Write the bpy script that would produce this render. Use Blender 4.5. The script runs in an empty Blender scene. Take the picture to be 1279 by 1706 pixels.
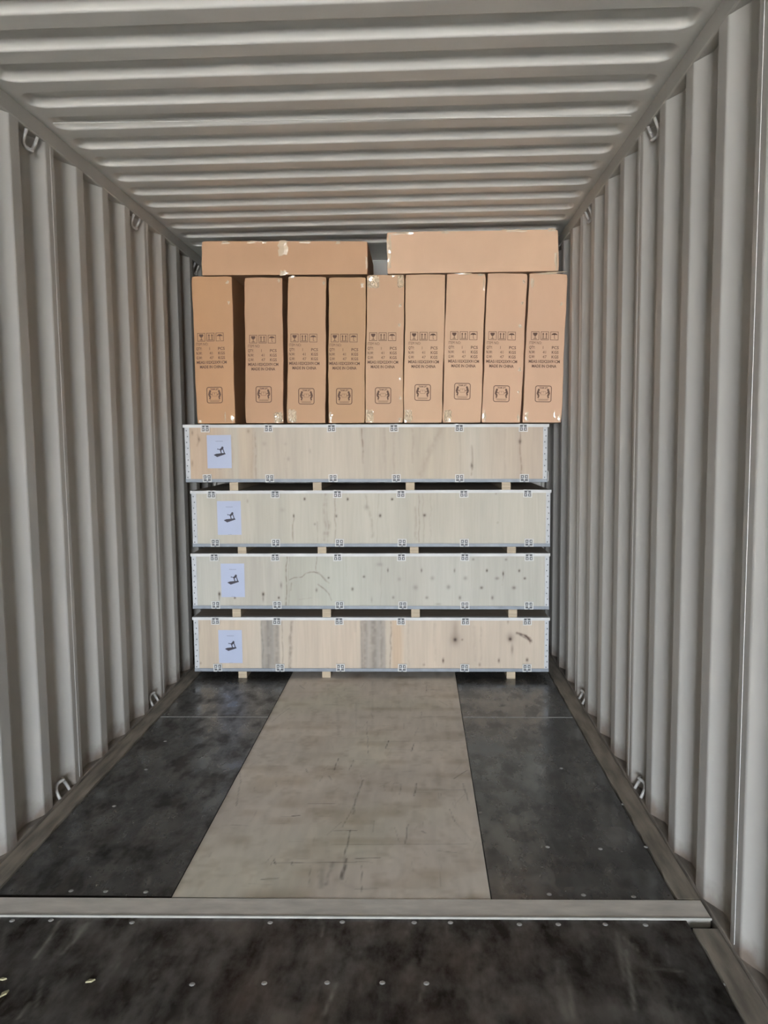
import bpy, bmesh, math, random
import numpy as np
from mathutils import Matrix, Vector

# ------------------------------------------------------------ camera
C = bpy.context.scene.collection
scene = bpy.context.scene
CX, CZ, YAW, PITCH, ROLL, F = 0.2878, 1.4491, 0.04418, 0.09147, -0.0104, 1304.05
cam_data = bpy.data.cameras.new('camera')
cam_data.sensor_fit = 'VERTICAL'
cam_data.sensor_height = 36.0
cam_data.lens = F / 1706 * 36.0
cam_data.clip_start = 0.02
cam = bpy.data.objects.new('camera', cam_data)
C.objects.link(cam)
fw = Vector((-math.sin(YAW) * math.cos(PITCH), math.cos(YAW) * math.cos(PITCH), -math.sin(PITCH)))
r0 = Vector((math.cos(YAW), math.sin(YAW), 0))
u0 = r0.cross(fw)
r1 = r0 * math.cos(ROLL) + u0 * math.sin(ROLL)
u1 = -r0 * math.sin(ROLL) + u0 * math.cos(ROLL)
m = Matrix((r1, u1, -fw)).transposed().to_4x4()
m.translation = Vector((CX, 0, CZ))
cam.matrix_world = m
scene.camera = cam

# ------------------------------------------------------------ sky, exposure
world = bpy.data.worlds.new('overcast_sky')
scene.world = world
world.use_nodes = True
wn, wl = world.node_tree.nodes, world.node_tree.links
wn.clear()
w_out = wn.new('ShaderNodeOutputWorld')
w_bg = wn.new('ShaderNodeBackground')
w_tc = wn.new('ShaderNodeTexCoord')
w_sep = wn.new('ShaderNodeSeparateXYZ')
w_rmp = wn.new('ShaderNodeValToRGB')
wl.new(w_tc.outputs['Generated'], w_sep.inputs[0])
wl.new(w_sep.outputs['Z'], w_rmp.inputs[0])
w_rmp.color_ramp.elements[0].position = 0.0
w_rmp.color_ramp.elements[0].color = (0.90, 0.95, 1.0, 1)
w_rmp.color_ramp.elements[1].position = 0.7
w_rmp.color_ramp.elements[1].color = (0.60, 0.77, 1.0, 1)
wl.new(w_rmp.outputs[0], w_bg.inputs[0])
w_bg.inputs[1].default_value = 3.0
wl.new(w_bg.outputs[0], w_out.inputs[0])

sun = bpy.data.lights.new('sun', 'SUN'); sun.energy = 12.0; sun.angle = 0.02; sun.color = (1.0, 0.93, 0.84)
so = bpy.data.objects.new('sun', sun); C.objects.link(so)
so.rotation_euler = (math.radians(-38), math.radians(12), 0)     # from behind the container: lights the yard, not the inside

# guides the sampling of the sky through the open door; it gives off no light itself
pd = bpy.data.lights.new('door_portal', 'AREA'); pd.shape = 'RECTANGLE'; pd.size = 2.33; pd.size_y = 2.65
pd.cycles.is_portal = True
po = bpy.data.objects.new('door_portal', pd); C.objects.link(po)
po.location = (0, -6.46, 1.35); po.rotation_euler = (math.radians(90), 0, 0)

scene.view_settings.view_transform = 'Standard'
scene.view_settings.look = 'None'
scene.view_settings.gamma = 1.0
scene.view_settings.use_curve_mapping = False
scene.view_settings.exposure = 4.5
scene.cycles.use_denoising = True
scene.cycles.max_bounces = 12
scene.cycles.diffuse_bounces = 8
scene.cycles.sample_clamp_indirect = 8.0

rng = random.Random(7)
nr = np.random.RandomState(11)
YC = 4.667            # front plane of the cargo
W = 1.165             # half the clear width

# ------------------------------------------------------------ helpers
def srgb(r, g, b):
    def f(c):
        c /= 255.0
        return c / 12.92 if c <= 0.04045 else ((c + 0.055) / 1.055) ** 2.4
    return (f(r), f(g), f(b), 1)

class MB:
    def __init__(s): s.v = []; s.f = []
    def hexa(s, p):            # 8 corners: bottom 4 (ccw) then top 4
        n = len(s.v); s.v += [tuple(q) for q in p]
        for q in ((3, 2, 1, 0), (4, 5, 6, 7), (0, 1, 5, 4), (1, 2, 6, 5), (2, 3, 7, 6), (3, 0, 4, 7)):
            s.f.append(tuple(n + i for i in q))
        return s
    def box(s, x0, x1, y0, y1, z0, z1):
        return s.hexa([(x0, y0, z0), (x1, y0, z0), (x1, y1, z0), (x0, y1, z0), (x0, y0, z1), (x1, y0, z1), (x1, y1, z1), (x0, y1, z1)])
    def prism_y(s, pts, y0, y1):   # polygon in x,z extruded in y
        n = len(s.v); k = len(pts)
        s.v += [(x, y0, z) for x, z in pts] + [(x, y1, z) for x, z in pts]
        s.f.append(tuple(range(n, n + k))); s.f.append(tuple(range(n + 2 * k - 1, n + k - 1, -1)))
        for i in range(k):
            j = (i + 1) % k
            s.f.append((n + j, n + i, n + k + i, n + k + j))
        return s
    def bar(s, a, b, w, y0, y1):   # a flat bar in x,z between two points
        a = np.array(a, float); b = np.array(b, float); d = b - a; L = np.linalg.norm(d)
        if L < 1e-9: return s
        q = np.array([-d[1], d[0]]) / L * w / 2
        return s.prism_y([tuple(a - q), tuple(b - q), tuple(b + q), tuple(a + q)], y0, y1)
    def tube(s, pts, r, seg=8):
        pts = [Vector(p) for p in pts]; n0 = len(s.v)
        up = None
        for i, p in enumerate(pts):
            t = (pts[min(i + 1, len(pts) - 1)] - pts[max(i - 1, 0)]).normalized()
            if up is None:
                up = t.orthogonal().normalized()
            up = (up - t * up.dot(t)).normalized(); sd = t.cross(up)
            for k in range(seg):
                a = 2 * math.pi * k / seg
                s.v.append(tuple(p + (up * math.cos(a) + sd * math.sin(a)) * r))
        for i in range(len(pts) - 1):
            for k in range(seg):
                a = n0 + i * seg + k; b = n0 + i * seg + (k + 1) % seg
                s.f.append((a, b, b + seg, a + seg))
        s.f.append(tuple(n0 + k for k in range(seg - 1, -1, -1)))
        e = n0 + (len(pts) - 1) * seg
        s.f.append(tuple(e + k for k in range(seg)))
        return s
    def mesh(s, name, mat, smooth=False):
        me = bpy.data.meshes.new(name)
        me.from_pydata(s.v, [], s.f); me.update()
        b = bmesh.new(); b.from_mesh(me); bmesh.ops.recalc_face_normals(b, faces=b.faces); b.to_mesh(me); b.free()
        if mat: me.materials.append(mat)
        if smooth: me.polygons.foreach_set('use_smooth', [True] * len(me.polygons))
        return me
    def build(s, name, mat, parent=None, bevel=0, smooth=False, segs=2):
        o = link(name, s.mesh(name, mat, smooth), parent)
        if bevel:
            mo = o.modifiers.new('bevel', 'BEVEL'); mo.width = bevel; mo.segments = segs; mo.limit_method = 'ANGLE'; mo.angle_limit = math.radians(40)
        return o

def link(name, data, parent=None, loc=None):
    o = bpy.data.objects.new(name, data); C.objects.link(o)
    if parent is not None: o.parent = parent
    if loc is not None: o.location = loc
    return o

def thing(name, label, cat, loc, group=None):
    o = link(name, None, None, loc); o.empty_display_size = 0.1
    o['label'] = label; o['category'] = cat
    if group: o['group'] = group
    return o

def structure(o, label=None):
    o['kind'] = 'structure'
    if label: o['label'] = label
    return o

# smooth value noise on a grid, for stains and dirt painted per vertex
def vnoise(u, v, s, seed):
    r = np.random.RandomState(seed).rand(257, 257)
    a, b = u / s + 31.7, v / s + 17.3
    i, j = np.floor(a).astype(int), np.floor(b).astype(int)
    fa, fb = a - i, b - j
    fa = fa * fa * (3 - 2 * fa); fb = fb * fb * (3 - 2 * fb)
    i %= 256; j %= 256
    return (r[i, j] * (1 - fa) + r[i + 1, j] * fa) * (1 - fb) + (r[i, j + 1] * (1 - fa) + r[i + 1, j + 1] * fa) * fb

class Paint:
    """a flat gridded sheet whose colours (grain, knots, scratches, painted reflection and shadow) are stored per vertex"""
    def __init__(s, u0, u1, v0, v1, step):
        nu = max(2, int((u1 - u0) / step) + 1); nv = max(2, int((v1 - v0) / step) + 1)
        s.us = np.linspace(u0, u1, nu); s.vs = np.linspace(v0, v1, nv)
        s.U, s.V = np.meshgrid(s.us, s.vs, indexing='ij')
        s.c = np.ones((nu, nv, 3))
    def mul(s, mask, col):
        s.c *= 1 - mask[..., None] * (1 - np.array(col))
    def toward(s, mask, col):
        k = mask[..., None]; s.c = s.c * (1 - k) + np.array(col) * k
    def stroke(s, pts, w, k, col=(0, 0, 0), wob=0.0):
        best = np.full(s.U.shape, 9.0)
        U = s.U + wob * (vnoise(s.U, s.V, 0.05, 5) - 0.5); V = s.V
        for (ax, ay), (bx, by) in zip(pts[:-1], pts[1:]):
            dx, dy = bx - ax, by - ay; L2 = dx * dx + dy * dy + 1e-12
            t = np.clip(((U - ax) * dx + (V - ay) * dy) / L2, 0, 1)
            best = np.minimum(best, np.hypot(U - ax - t * dx, V - ay - t * dy))
        s.mul(np.exp(-(best / (w * 0.55)) ** 2) * k * np.clip(0.25 + 1.1 * vnoise(s.U, s.V, 0.016, 8), 0, 1), col)
    def blob(s, u, v, a, b, k, col=(0, 0, 0)):
        s.mul(np.exp(-((s.U - u) / a) ** 2 - ((s.V - v) / b) ** 2) * k, col)
    def build(s, name, mat, parent, put):
        nu, nv = s.U.shape
        P = put(s.U.ravel(), s.V.ravel())
        idx = np.arange(nu * nv).reshape(nu, nv)
        q = np.stack([idx[:-1, :-1], idx[1:, :-1], idx[1:, 1:], idx[:-1, 1:]], -1).reshape(-1, 4)
        me = bpy.data.meshes.new(name)
        me.vertices.add(nu * nv); me.vertices.foreach_set('co', P.ravel())
        me.loops.add(q.size); me.loops.foreach_set('vertex_index', q.ravel())
        me.polygons.add(len(q)); me.polygons.foreach_set('loop_start', np.arange(len(q)) * 4)
        me.update(calc_edges=True); me.validate()
        at = me.color_attributes.new('paint', 'FLOAT_COLOR', 'POINT')
        rgba = np.ones((nu * nv, 4)); rgba[:, :3] = np.clip(s.c, 0, 1).reshape(-1, 3)
        at.data.foreach_set('color', rgba.ravel())
        me.materials.append(mat)
        return link(name, me, parent)

# ------------------------------------------------------------ materials
def material(name, col, rough=0.6, metal=0.0, spec=0.5, noise=0.0, nscale=(8, 8, 8), bump=0.0, bscale=60, attr=False, alpha=1.0, col2=None, detail=4, coat=0.0, rvar=0.0, bdist=0.002):
    m = bpy.data.materials.new(name); m.use_nodes = True
    n, l = m.node_tree.nodes, m.node_tree.links
    p = n['Principled BSDF']
    p.inputs['Roughness'].default_value = rough; p.inputs['Metallic'].default_value = metal
    p.inputs['Specular IOR Level'].default_value = spec; p.inputs['Alpha'].default_value = alpha
    p.inputs['Coat Weight'].default_value = coat
    p.inputs['Base Color'].default_value = col
    tc = n.new('ShaderNodeTexCoord'); mp = n.new('ShaderNodeMapping'); mp.inputs['Scale'].default_value = nscale
    l.new(tc.outputs['Object'], mp.inputs[0])
    nz = n.new('ShaderNodeTexNoise'); nz.inputs['Scale'].default_value = 1; nz.inputs['Detail'].default_value = detail
    l.new(mp.outputs[0], nz.inputs[0])
    src = None
    if noise or col2:
        rp = n.new('ShaderNodeValToRGB'); l.new(nz.outputs[0], rp.inputs[0])
        rp.color_ramp.elements[0].position = 0.3; rp.color_ramp.elements[1].position = 0.7
        c2 = col2 if col2 else tuple(c * (1 - noise) for c in col[:3]) + (1,)
        rp.color_ramp.elements[0].color = c2; rp.color_ramp.elements[1].color = col
        src = rp.outputs[0]
    if attr:
        a = n.new('ShaderNodeAttribute'); a.attribute_name = 'paint'
        if src:
            mx = n.new('ShaderNodeMix'); mx.data_type = 'RGBA'; mx.blend_type = 'MULTIPLY'; mx.inputs[0].default_value = 1
            l.new(src, mx.inputs[6]); l.new(a.outputs['Color'], mx.inputs[7]); src = mx.outputs[2]
        else: src = a.outputs['Color']
    if src: l.new(src, p.inputs['Base Color'])
    if rvar:
        mr = n.new('ShaderNodeMapRange'); l.new(nz.outputs[0], mr.inputs[0])
        mr.inputs[1].default_value = 0.3; mr.inputs[2].default_value = 0.7
        mr.inputs[3].default_value = rough - rvar; mr.inputs[4].default_value = rough + rvar
        l.new(mr.outputs[0], p.inputs['Roughness'])
    if bump:
        b = n.new('ShaderNodeBump'); b.inputs['Strength'].default_value = bump; b.inputs['Distance'].default_value = bdist
        n2 = n.new('ShaderNodeTexNoise'); n2.inputs['Scale'].default_value = bscale; n2.inputs['Detail'].default_value = 3
        l.new(tc.outputs['Object'], n2.inputs[0]); l.new(n2.outputs[0], b.inputs['Height']); l.new(b.outputs[0], p.inputs['Normal'])
    return m

M = {}
M['wall'] = material('grey_container_paint', (0.45, 0.433, 0.40, 1), 0.5, spec=0.35, noise=0.10, nscale=(3, 3, 1.2), bump=0.15, bscale=25)
M['roof'] = material('grey_roof_paint', (0.60, 0.585, 0.545, 1), 0.36, spec=0.6, noise=0.12, nscale=(4, 6, 6), bump=0.15, bscale=20)
M['rail'] = material('grey_rail_paint', (0.42, 0.405, 0.37, 1), 0.55, spec=0.3, noise=0.12, nscale=(5, 5, 5))
M['low_rail'] = material('dirty_rail_paint', (0.25, 0.215, 0.18, 1), 0.65, noise=0.6, nscale=(30, 8, 30), bump=0.3)
M['weld'] = material('weld_seam', (0.62, 0.61, 0.59, 1), 0.5)
M['ring'] = material('ring_steel', (0.55, 0.53, 0.50, 1), 0.4, metal=0.25, noise=0.4, nscale=(60, 60, 60))
M['dark_board'] = material('dark_phenolic_board', (1, 1, 1, 1), 0.24, spec=0.9, noise=0.35, nscale=(9, 5, 9), bump=0.10, bscale=45, attr=True, rvar=0.06, bdist=0.001)
M['near_board'] = material('dull_dark_board', (1, 1, 1, 1), 0.42, spec=0.35, noise=0.35, nscale=(9, 5, 9), bump=0.10, bscale=45, attr=True, rvar=0.06, bdist=0.001)
M['glossy_board'] = material('glossy_dark_board', (1, 1, 1, 1), 0.19, spec=1.0, noise=0.35, nscale=(9, 5, 9), bump=0.05, bscale=45, attr=True, rvar=0.05, bdist=0.001)
M['board_edge'] = material('board_edge', (0.045, 0.04, 0.036, 1), 0.6)
M['pale_board'] = material('pale_worn_board', (1, 1, 1, 1), 0.52, spec=0.35, noise=0.12, nscale=(25, 6, 20), bump=0.15, bscale=60, attr=True, bdist=0.001)
M['strip'] = material('worn_cross_strip', (0.56, 0.52, 0.46, 1), 0.55, spec=0.35, noise=0.25, nscale=(10, 30, 10), bump=0.1)
M['strip_lip'] = material('bright_strip_lip', (0.34, 0.325, 0.29, 1), 0.5, noise=0.3, nscale=(12, 12, 12))
M['edging'] = material('grimy_floor_edging', (0.28, 0.24, 0.19, 1), 0.65, noise=0.6, nscale=(30, 5, 30), bump=0.3)
M['sealant'] = material('seam_sealant', (0.22, 0.21, 0.195, 1), 0.5)
M['screw'] = material('screw_steel', (0.33, 0.32, 0.30, 1), 0.45, metal=0.4)
M['subfloor'] = material('dark_subfloor', (0.03, 0.028, 0.026, 1), 0.8)
M['ply'] = material('poplar_plywood', (1, 1, 1, 1), 0.6, spec=0.3, noise=0.07, nscale=(70, 3, 5), attr=True)
M['ply_plain'] = material('plywood', (0.40, 0.33, 0.25, 1), 0.65, noise=0.2, nscale=(10, 40, 10))
M['ply_dark'] = material('plywood_underside', (0.16, 0.12, 0.10, 1), 0.7, noise=0.25, nscale=(10, 10, 10))
M['galv'] = material('galvanised_steel', (0.50, 0.505, 0.51, 1), 0.6, metal=0.0, spec=0.35, noise=0.18, nscale=(20, 20, 20), bump=0.2, bscale=30)
M['galv_dull'] = material('dull_galvanised_steel', (0.23, 0.25, 0.275, 1), 0.55, metal=0.1, noise=0.2, nscale=(20, 20, 20), bump=0.2, bscale=30)
M['clip'] = material('clip_steel', (0.60, 0.60, 0.58, 1), 0.6, metal=0.0, spec=0.3, noise=0.1, nscale=(50, 50, 50))
M['rivet'] = material('rivet_steel', (0.13, 0.13, 0.135, 1), 0.7, spec=0.2)
M['galv_lid'] = material('pale_galvanised_steel', (0.60, 0.595, 0.575, 1), 0.6, noise=0.2, nscale=(8, 20, 20), spec=0.35)
M['paper'] = material('bluish_white_paper', (0.37, 0.405, 0.52, 1), 0.6, noise=0.04, nscale=(9, 9, 9))
M['ink'] = material('black_print', (0.02, 0.015, 0.025, 1), 0.6)
M['ink_grey'] = material('grey_print', (0.18, 0.19, 0.22, 1), 0.6)
M['ink_brown'] = material('brown_print', (0.105, 0.052, 0.030, 1), 0.7)
M['tape'] = material('clear_packing_tape', (0.60, 0.47, 0.33, 1), 0.16, spec=1.0, coat=1.0, bump=0.5, bscale=90)
M['skid'] = material('laminated_skid', (0.50, 0.40, 0.28, 1), 0.7, noise=0.35, nscale=(3, 3, 260), detail=1)
M['chip'] = material('wood_chip', (0.36, 0.32, 0.19, 1), 0.7, noise=0.3, nscale=(60, 60, 60))
M['ground'] = material('concrete_yard', (0.42, 0.385, 0.34, 1), 0.85, noise=0.15, nscale=(1, 1, 1))
def card(name, c): return material(name, c, 0.62, spec=0.3, noise=0.09, nscale=(5, 5, 3), bump=0.08, bscale=70, bdist=0.001)

def grime(m, z0, z1, col):
    """rusty grime collected on the lowest part of the walls"""
    n, l = m.node_tree.nodes, m.node_tree.links
    p = n['Principled BSDF']; src = p.inputs['Base Color'].links[0].from_socket
    tc = n.new('ShaderNodeTexCoord'); sp = n.new('ShaderNodeSeparateXYZ'); l.new(tc.outputs['Object'], sp.inputs[0])
    nz = n.new('ShaderNodeTexNoise'); nz.inputs['Scale'].default_value = 14; nz.inputs['Detail'].default_value = 5; l.new(tc.outputs['Object'], nz.inputs[0])
    ad = n.new('ShaderNodeMath'); ad.operation = 'MULTIPLY_ADD'; ad.inputs[1].default_value = -0.16; l.new(nz.outputs[0], ad.inputs[0]); l.new(sp.outputs['Z'], ad.inputs[2])
    mr = n.new('ShaderNodeMapRange'); l.new(ad.outputs[0], mr.inputs[0])
    mr.inputs[1].default_value = z0; mr.inputs[2].default_value = z1; mr.inputs[3].default_value = 0.85; mr.inputs[4].default_value = 0.0
    mx = n.new('ShaderNodeMix'); mx.data_type = 'RGBA'; l.new(mr.outputs[0], mx.inputs[0]); l.new(src, mx.inputs[6]); mx.inputs[7].default_value = col
    l.new(mx.outputs[2], p.inputs['Base Color'])
grime(M['wall'], -0.075, 0.02, (0.16, 0.115, 0.085, 1))

def worn_gloss(m, lo, hi, r_lo, r_hi):
    """the film is rubbed matt in patches: gloss varies over the board"""
    n, l = m.node_tree.nodes, m.node_tree.links
    p = n['Principled BSDF']; tc = n.new('ShaderNodeTexCoord'); mp = n.new('ShaderNodeMapping'); mp.inputs['Scale'].default_value = (6, 3.2, 1)
    nz = n.new('ShaderNodeTexNoise'); nz.inputs['Scale'].default_value = 1.6; nz.inputs['Detail'].default_value = 8; nz.inputs['Roughness'].default_value = 0.62
    l.new(tc.outputs['Object'], mp.inputs[0]); l.new(mp.outputs[0], nz.inputs[0])
    for sock, a, b in (('Specular IOR Level', lo, hi), ('Roughness', r_hi, r_lo)):
        mr = n.new('ShaderNodeMapRange'); l.new(nz.outputs[0], mr.inputs[0])
        mr.inputs[1].default_value = 0.40; mr.inputs[2].default_value = 0.62; mr.inputs[3].default_value = a; mr.inputs[4].default_value = b
        l.new(mr.outputs[0], p.inputs[sock])
worn_gloss(M['dark_board'], 0.15, 1.0, 0.2, 0.45)
worn_gloss(M['glossy_board'], 0.45, 1.15, 0.16, 0.34)
worn_gloss(M['near_board'], 0.0, 0.6, 0.32, 0.6)

# ------------------------------------------------------------ where the wear is (metres)
CENTER_MARKS = [(((0.015, 3.916), (0.05, 3.48)), 0.004, 0.35), (((0.137, 3.661), (0.128, 3.561)), 0.005, 0.7), (((0.262, 3.63), (0.25, 3.531)), 0.005, 0.6), (((-0.085, 3.447), (-0.09, 3.314)), 0.004, 0.5), (((-0.015, 3.433), (-0.024, 3.315)), 0.004, 0.5), (((0.043, 3.22), (0.029, 3.029), (0.027, 2.914)), 0.006, 0.45), (((0.27, 3.19), (0.265, 3.071)), 0.005, 0.8), (((0.207, 3.183), (0.203, 3.082)), 0.005, 0.4), (((0.24, 2.833), (0.232, 2.693)), 0.005, 0.6), (((0.11, 2.861), (0.11, 2.768)), 0.004, 0.5), (((0.03, 3.017), (-0.005, 2.806)), 0.005, 0.35), (((0.028, 2.786), (0.023, 2.614), (0.024, 2.46)), 0.006, 0.5), (((-0.16, 2.997), (-0.051, 2.999)), 0.005, 0.45), (((-0.033, 2.781), (0.048, 2.783)), 0.005, 0.5), (((-0.032, 2.681), (0.456, 2.692)), 0.006, 0.28), (((-0.216, 2.555), (0.065, 2.565)), 0.006, 0.45), (((0.064, 2.588), (0.148, 2.595)), 0.006, 0.6), (((-0.238, 2.453), (-0.185, 2.461)), 0.006, 0.5), (((0.331, 4.527), (0.326, 4.377)), 0.004, 0.5), (((0.326, 4.426), (0.416, 4.437)), 0.006, 0.35), (((0.296, 4.062), (0.296, 3.96)), 0.004, 0.4), (((0.296, 3.98), (0.424, 3.994)), 0.006, 0.4), (((-0.006, 3.642), (0.491, 3.661)), 0.006, 0.2), (((-0.121, 3.327), (-0.055, 3.329)), 0.006, 0.4), (((-0.209, 2.893), (-0.181, 2.898)), 0.006, 0.8), (((-0.219, 3.334), (-0.208, 3.292)), 0.005, 0.6), (((0.259, 3.125), (0.484, 3.13)), 0.006, 0.22), (((-0.045, 2.542), (-0.038, 2.411)), 0.022, 0.22), (((-0.014, 2.56), (-0.022, 2.427)), 0.016, 0.3), (((0.031, 2.587), (0.029, 2.457)), 0.008, 0.6), (((0.086, 2.545), (0.097, 2.384)), 0.004, 0.4), (((-0.091, 2.54), (-0.075, 2.426)), 0.004, 0.3), (((0.432, 3.235), (0.496, 3.325)), 0.005, 0.5), (((0.47, 3.189), (0.482, 3.015)), 0.006, 0.4), (((-0.515, 3.334), (-0.479, 3.196), (-0.445, 2.972)), 0.006, 0.3), (((-0.43, 4.519), (-0.386, 4.443)), 0.006, 0.4), (((-0.107, 3.257), (-0.091, 3.217)), 0.006, 0.5), (((-0.221, 2.572), (-0.211, 2.546)), 0.005, 0.6), (((-0.156, 2.565), (-0.15, 2.539)), 0.005, 0.6), (((0.21, 3.305), (0.246, 3.306)), 0.005, 0.35), (((0.138, 3.169), (0.14, 3.118)), 0.004, 0.4), (((0.37, 3.097), (0.372, 3.037)), 0.004, 0.3), (((0.296, 2.783), (0.306, 2.769)), 0.008, 0.4), (((-0.325, 4.345), (-0.153, 4.347)), 0.006, 0.15), (((-0.064, 4.209), (-0.026, 3.729)), 0.01, 0.12), (((0.003, 4.602), (0.046, 3.878)), 0.012, 0.1), (((-0.18, 4.299), (-0.114, 3.727)), 0.018, 0.1), (((0.407, 2.901), (0.468, 2.718)), 0.006, 0.15), (((0.356, 2.586), (0.351, 2.421)), 0.005, 0.15)]
KNOTS = {'1': [((0.889, 1.446), 0.0111, 0.0167, 0.55), ((0.606, 1.296), 0.0093, 0.0204, 0.6), ((-0.632, 1.433), 0.0148, 0.0167, 0.15), ((-0.489, 1.338), 0.0111, 0.0167, 0.2), ((-0.505, 1.432), 0.0129, 0.0129, 0.12), ((-0.358, 1.387), 0.0093, 0.0167, 0.15), ((-1.027, 1.462), 0.0093, 0.0167, 0.35), ((-1.066, 1.502), 0.0074, 0.0185, 0.35), ((-0.727, 1.512), 0.0093, 0.0148, 0.3), ((-1.072, 1.311), 0.0074, 0.0259, 0.3)], '2': [((-0.396, 1.103), 0.0074, 0.0111, 0.8), ((-0.136, 1.101), 0.0074, 0.0111, 0.8), ((-0.464, 0.999), 0.0056, 0.0129, 0.8), ((-0.206, 0.997), 0.0074, 0.0111, 0.6), ((0.058, 0.999), 0.0093, 0.0129, 0.75), ((0.131, 1.1), 0.0093, 0.0093, 0.8), ((0.324, 1.001), 0.0111, 0.0111, 0.7), ((-0.337, 0.947), 0.0074, 0.0093, 0.35), ((-0.025, 1.05), 0.0185, 0.0222, 0.2), ((-0.742, 1.091), 0.0074, 0.0148, 0.25), ((0.749, 1.135), 0.0074, 0.0111, 0.3), ((-0.532, 1.035), 0.0185, 0.0167, 0.12), ((0.76, 0.955), 0.0074, 0.0093, 0.2)], '3': [((-0.931, 0.519), 0.0093, 0.0167, 0.85), ((-0.932, 0.493), 0.0056, 0.0222, 0.4), ((-0.836, 0.496), 0.0074, 0.0093, 0.9), ((-0.661, 0.518), 0.0093, 0.0148, 0.85), ((-0.662, 0.489), 0.0056, 0.0222, 0.4), ((-0.566, 0.496), 0.0074, 0.0093, 0.9), ((-0.55, 0.574), 0.0074, 0.0222, 0.4), ((-0.259, 0.621), 0.0074, 0.0074, 0.7), ((-0.334, 0.544), 0.0074, 0.0148, 0.5), ((-0.115, 0.551), 0.0093, 0.0129, 0.6), ((-0.044, 0.628), 0.0093, 0.0093, 0.6), ((0.101, 0.668), 0.0056, 0.0148, 0.6), ((0.304, 0.667), 0.0056, 0.0148, 0.6), ((0.502, 0.666), 0.0056, 0.0148, 0.5), ((0.696, 0.666), 0.0074, 0.0111, 0.8), ((0.889, 0.665), 0.0074, 0.0111, 0.75), ((0.793, 0.647), 0.0056, 0.0167, 0.8), ((0.922, 0.618), 0.0093, 0.0093, 0.7), ((0.17, 0.613), 0.0129, 0.0148, 0.2), ((0.369, 0.619), 0.0148, 0.0167, 0.25), ((0.567, 0.619), 0.0148, 0.0148, 0.3), ((0.757, 0.618), 0.0148, 0.0111, 0.4), ((0.267, 0.561), 0.0185, 0.0185, 0.25), ((0.466, 0.564), 0.0148, 0.0167, 0.35), ((0.664, 0.56), 0.0111, 0.0111, 0.6), ((0.858, 0.56), 0.0148, 0.0129, 0.5), ((0.132, 0.499), 0.0093, 0.0111, 0.4), ((0.335, 0.498), 0.0111, 0.0111, 0.4), ((0.534, 0.498), 0.0093, 0.0148, 0.5), ((0.729, 0.498), 0.0093, 0.0148, 0.5), ((0.614, 0.735), 0.0093, 0.0093, 0.4), ((0.81, 0.734), 0.0093, 0.0093, 0.4), ((0.001, 0.484), 0.0074, 0.0222, 0.2), ((0.051, 0.704), 0.0259, 0.0148, 0.2), ((0.404, 0.458), 0.0222, 0.0074, 0.25)], '4': [((0.505, 0.24), 0.0129, 0.0148, 0.8), ((0.505, 0.24), 0.037, 0.0444, 0.3), ((0.505, 0.299), 0.0222, 0.074, 0.2), ((0.837, 0.244), 0.0129, 0.0148, 0.85), ((0.837, 0.255), 0.0296, 0.037, 0.3), ((0.849, 0.181), 0.0093, 0.037, 0.35), ((0.548, 0.24), 0.0074, 0.0074, 0.5), ((0.432, 0.109), 0.0074, 0.0185, 0.75), ((0.769, 0.11), 0.0074, 0.0167, 0.6), ((0.939, 0.114), 0.0093, 0.0148, 0.7), ((0.653, 0.084), 0.0074, 0.0129, 0.4), ((0.315, 0.083), 0.0093, 0.0093, 0.35), ((-0.273, 0.055), 0.0111, 0.0074, 0.8), ((-1.06, 0.091), 0.0056, 0.0093, 0.4), ((-1.061, 0.306), 0.0056, 0.0555, 0.2), ((0.193, 0.343), 0.0074, 0.0185, 0.3), ((0.823, 0.354), 0.0074, 0.0185, 0.3)]}
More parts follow.
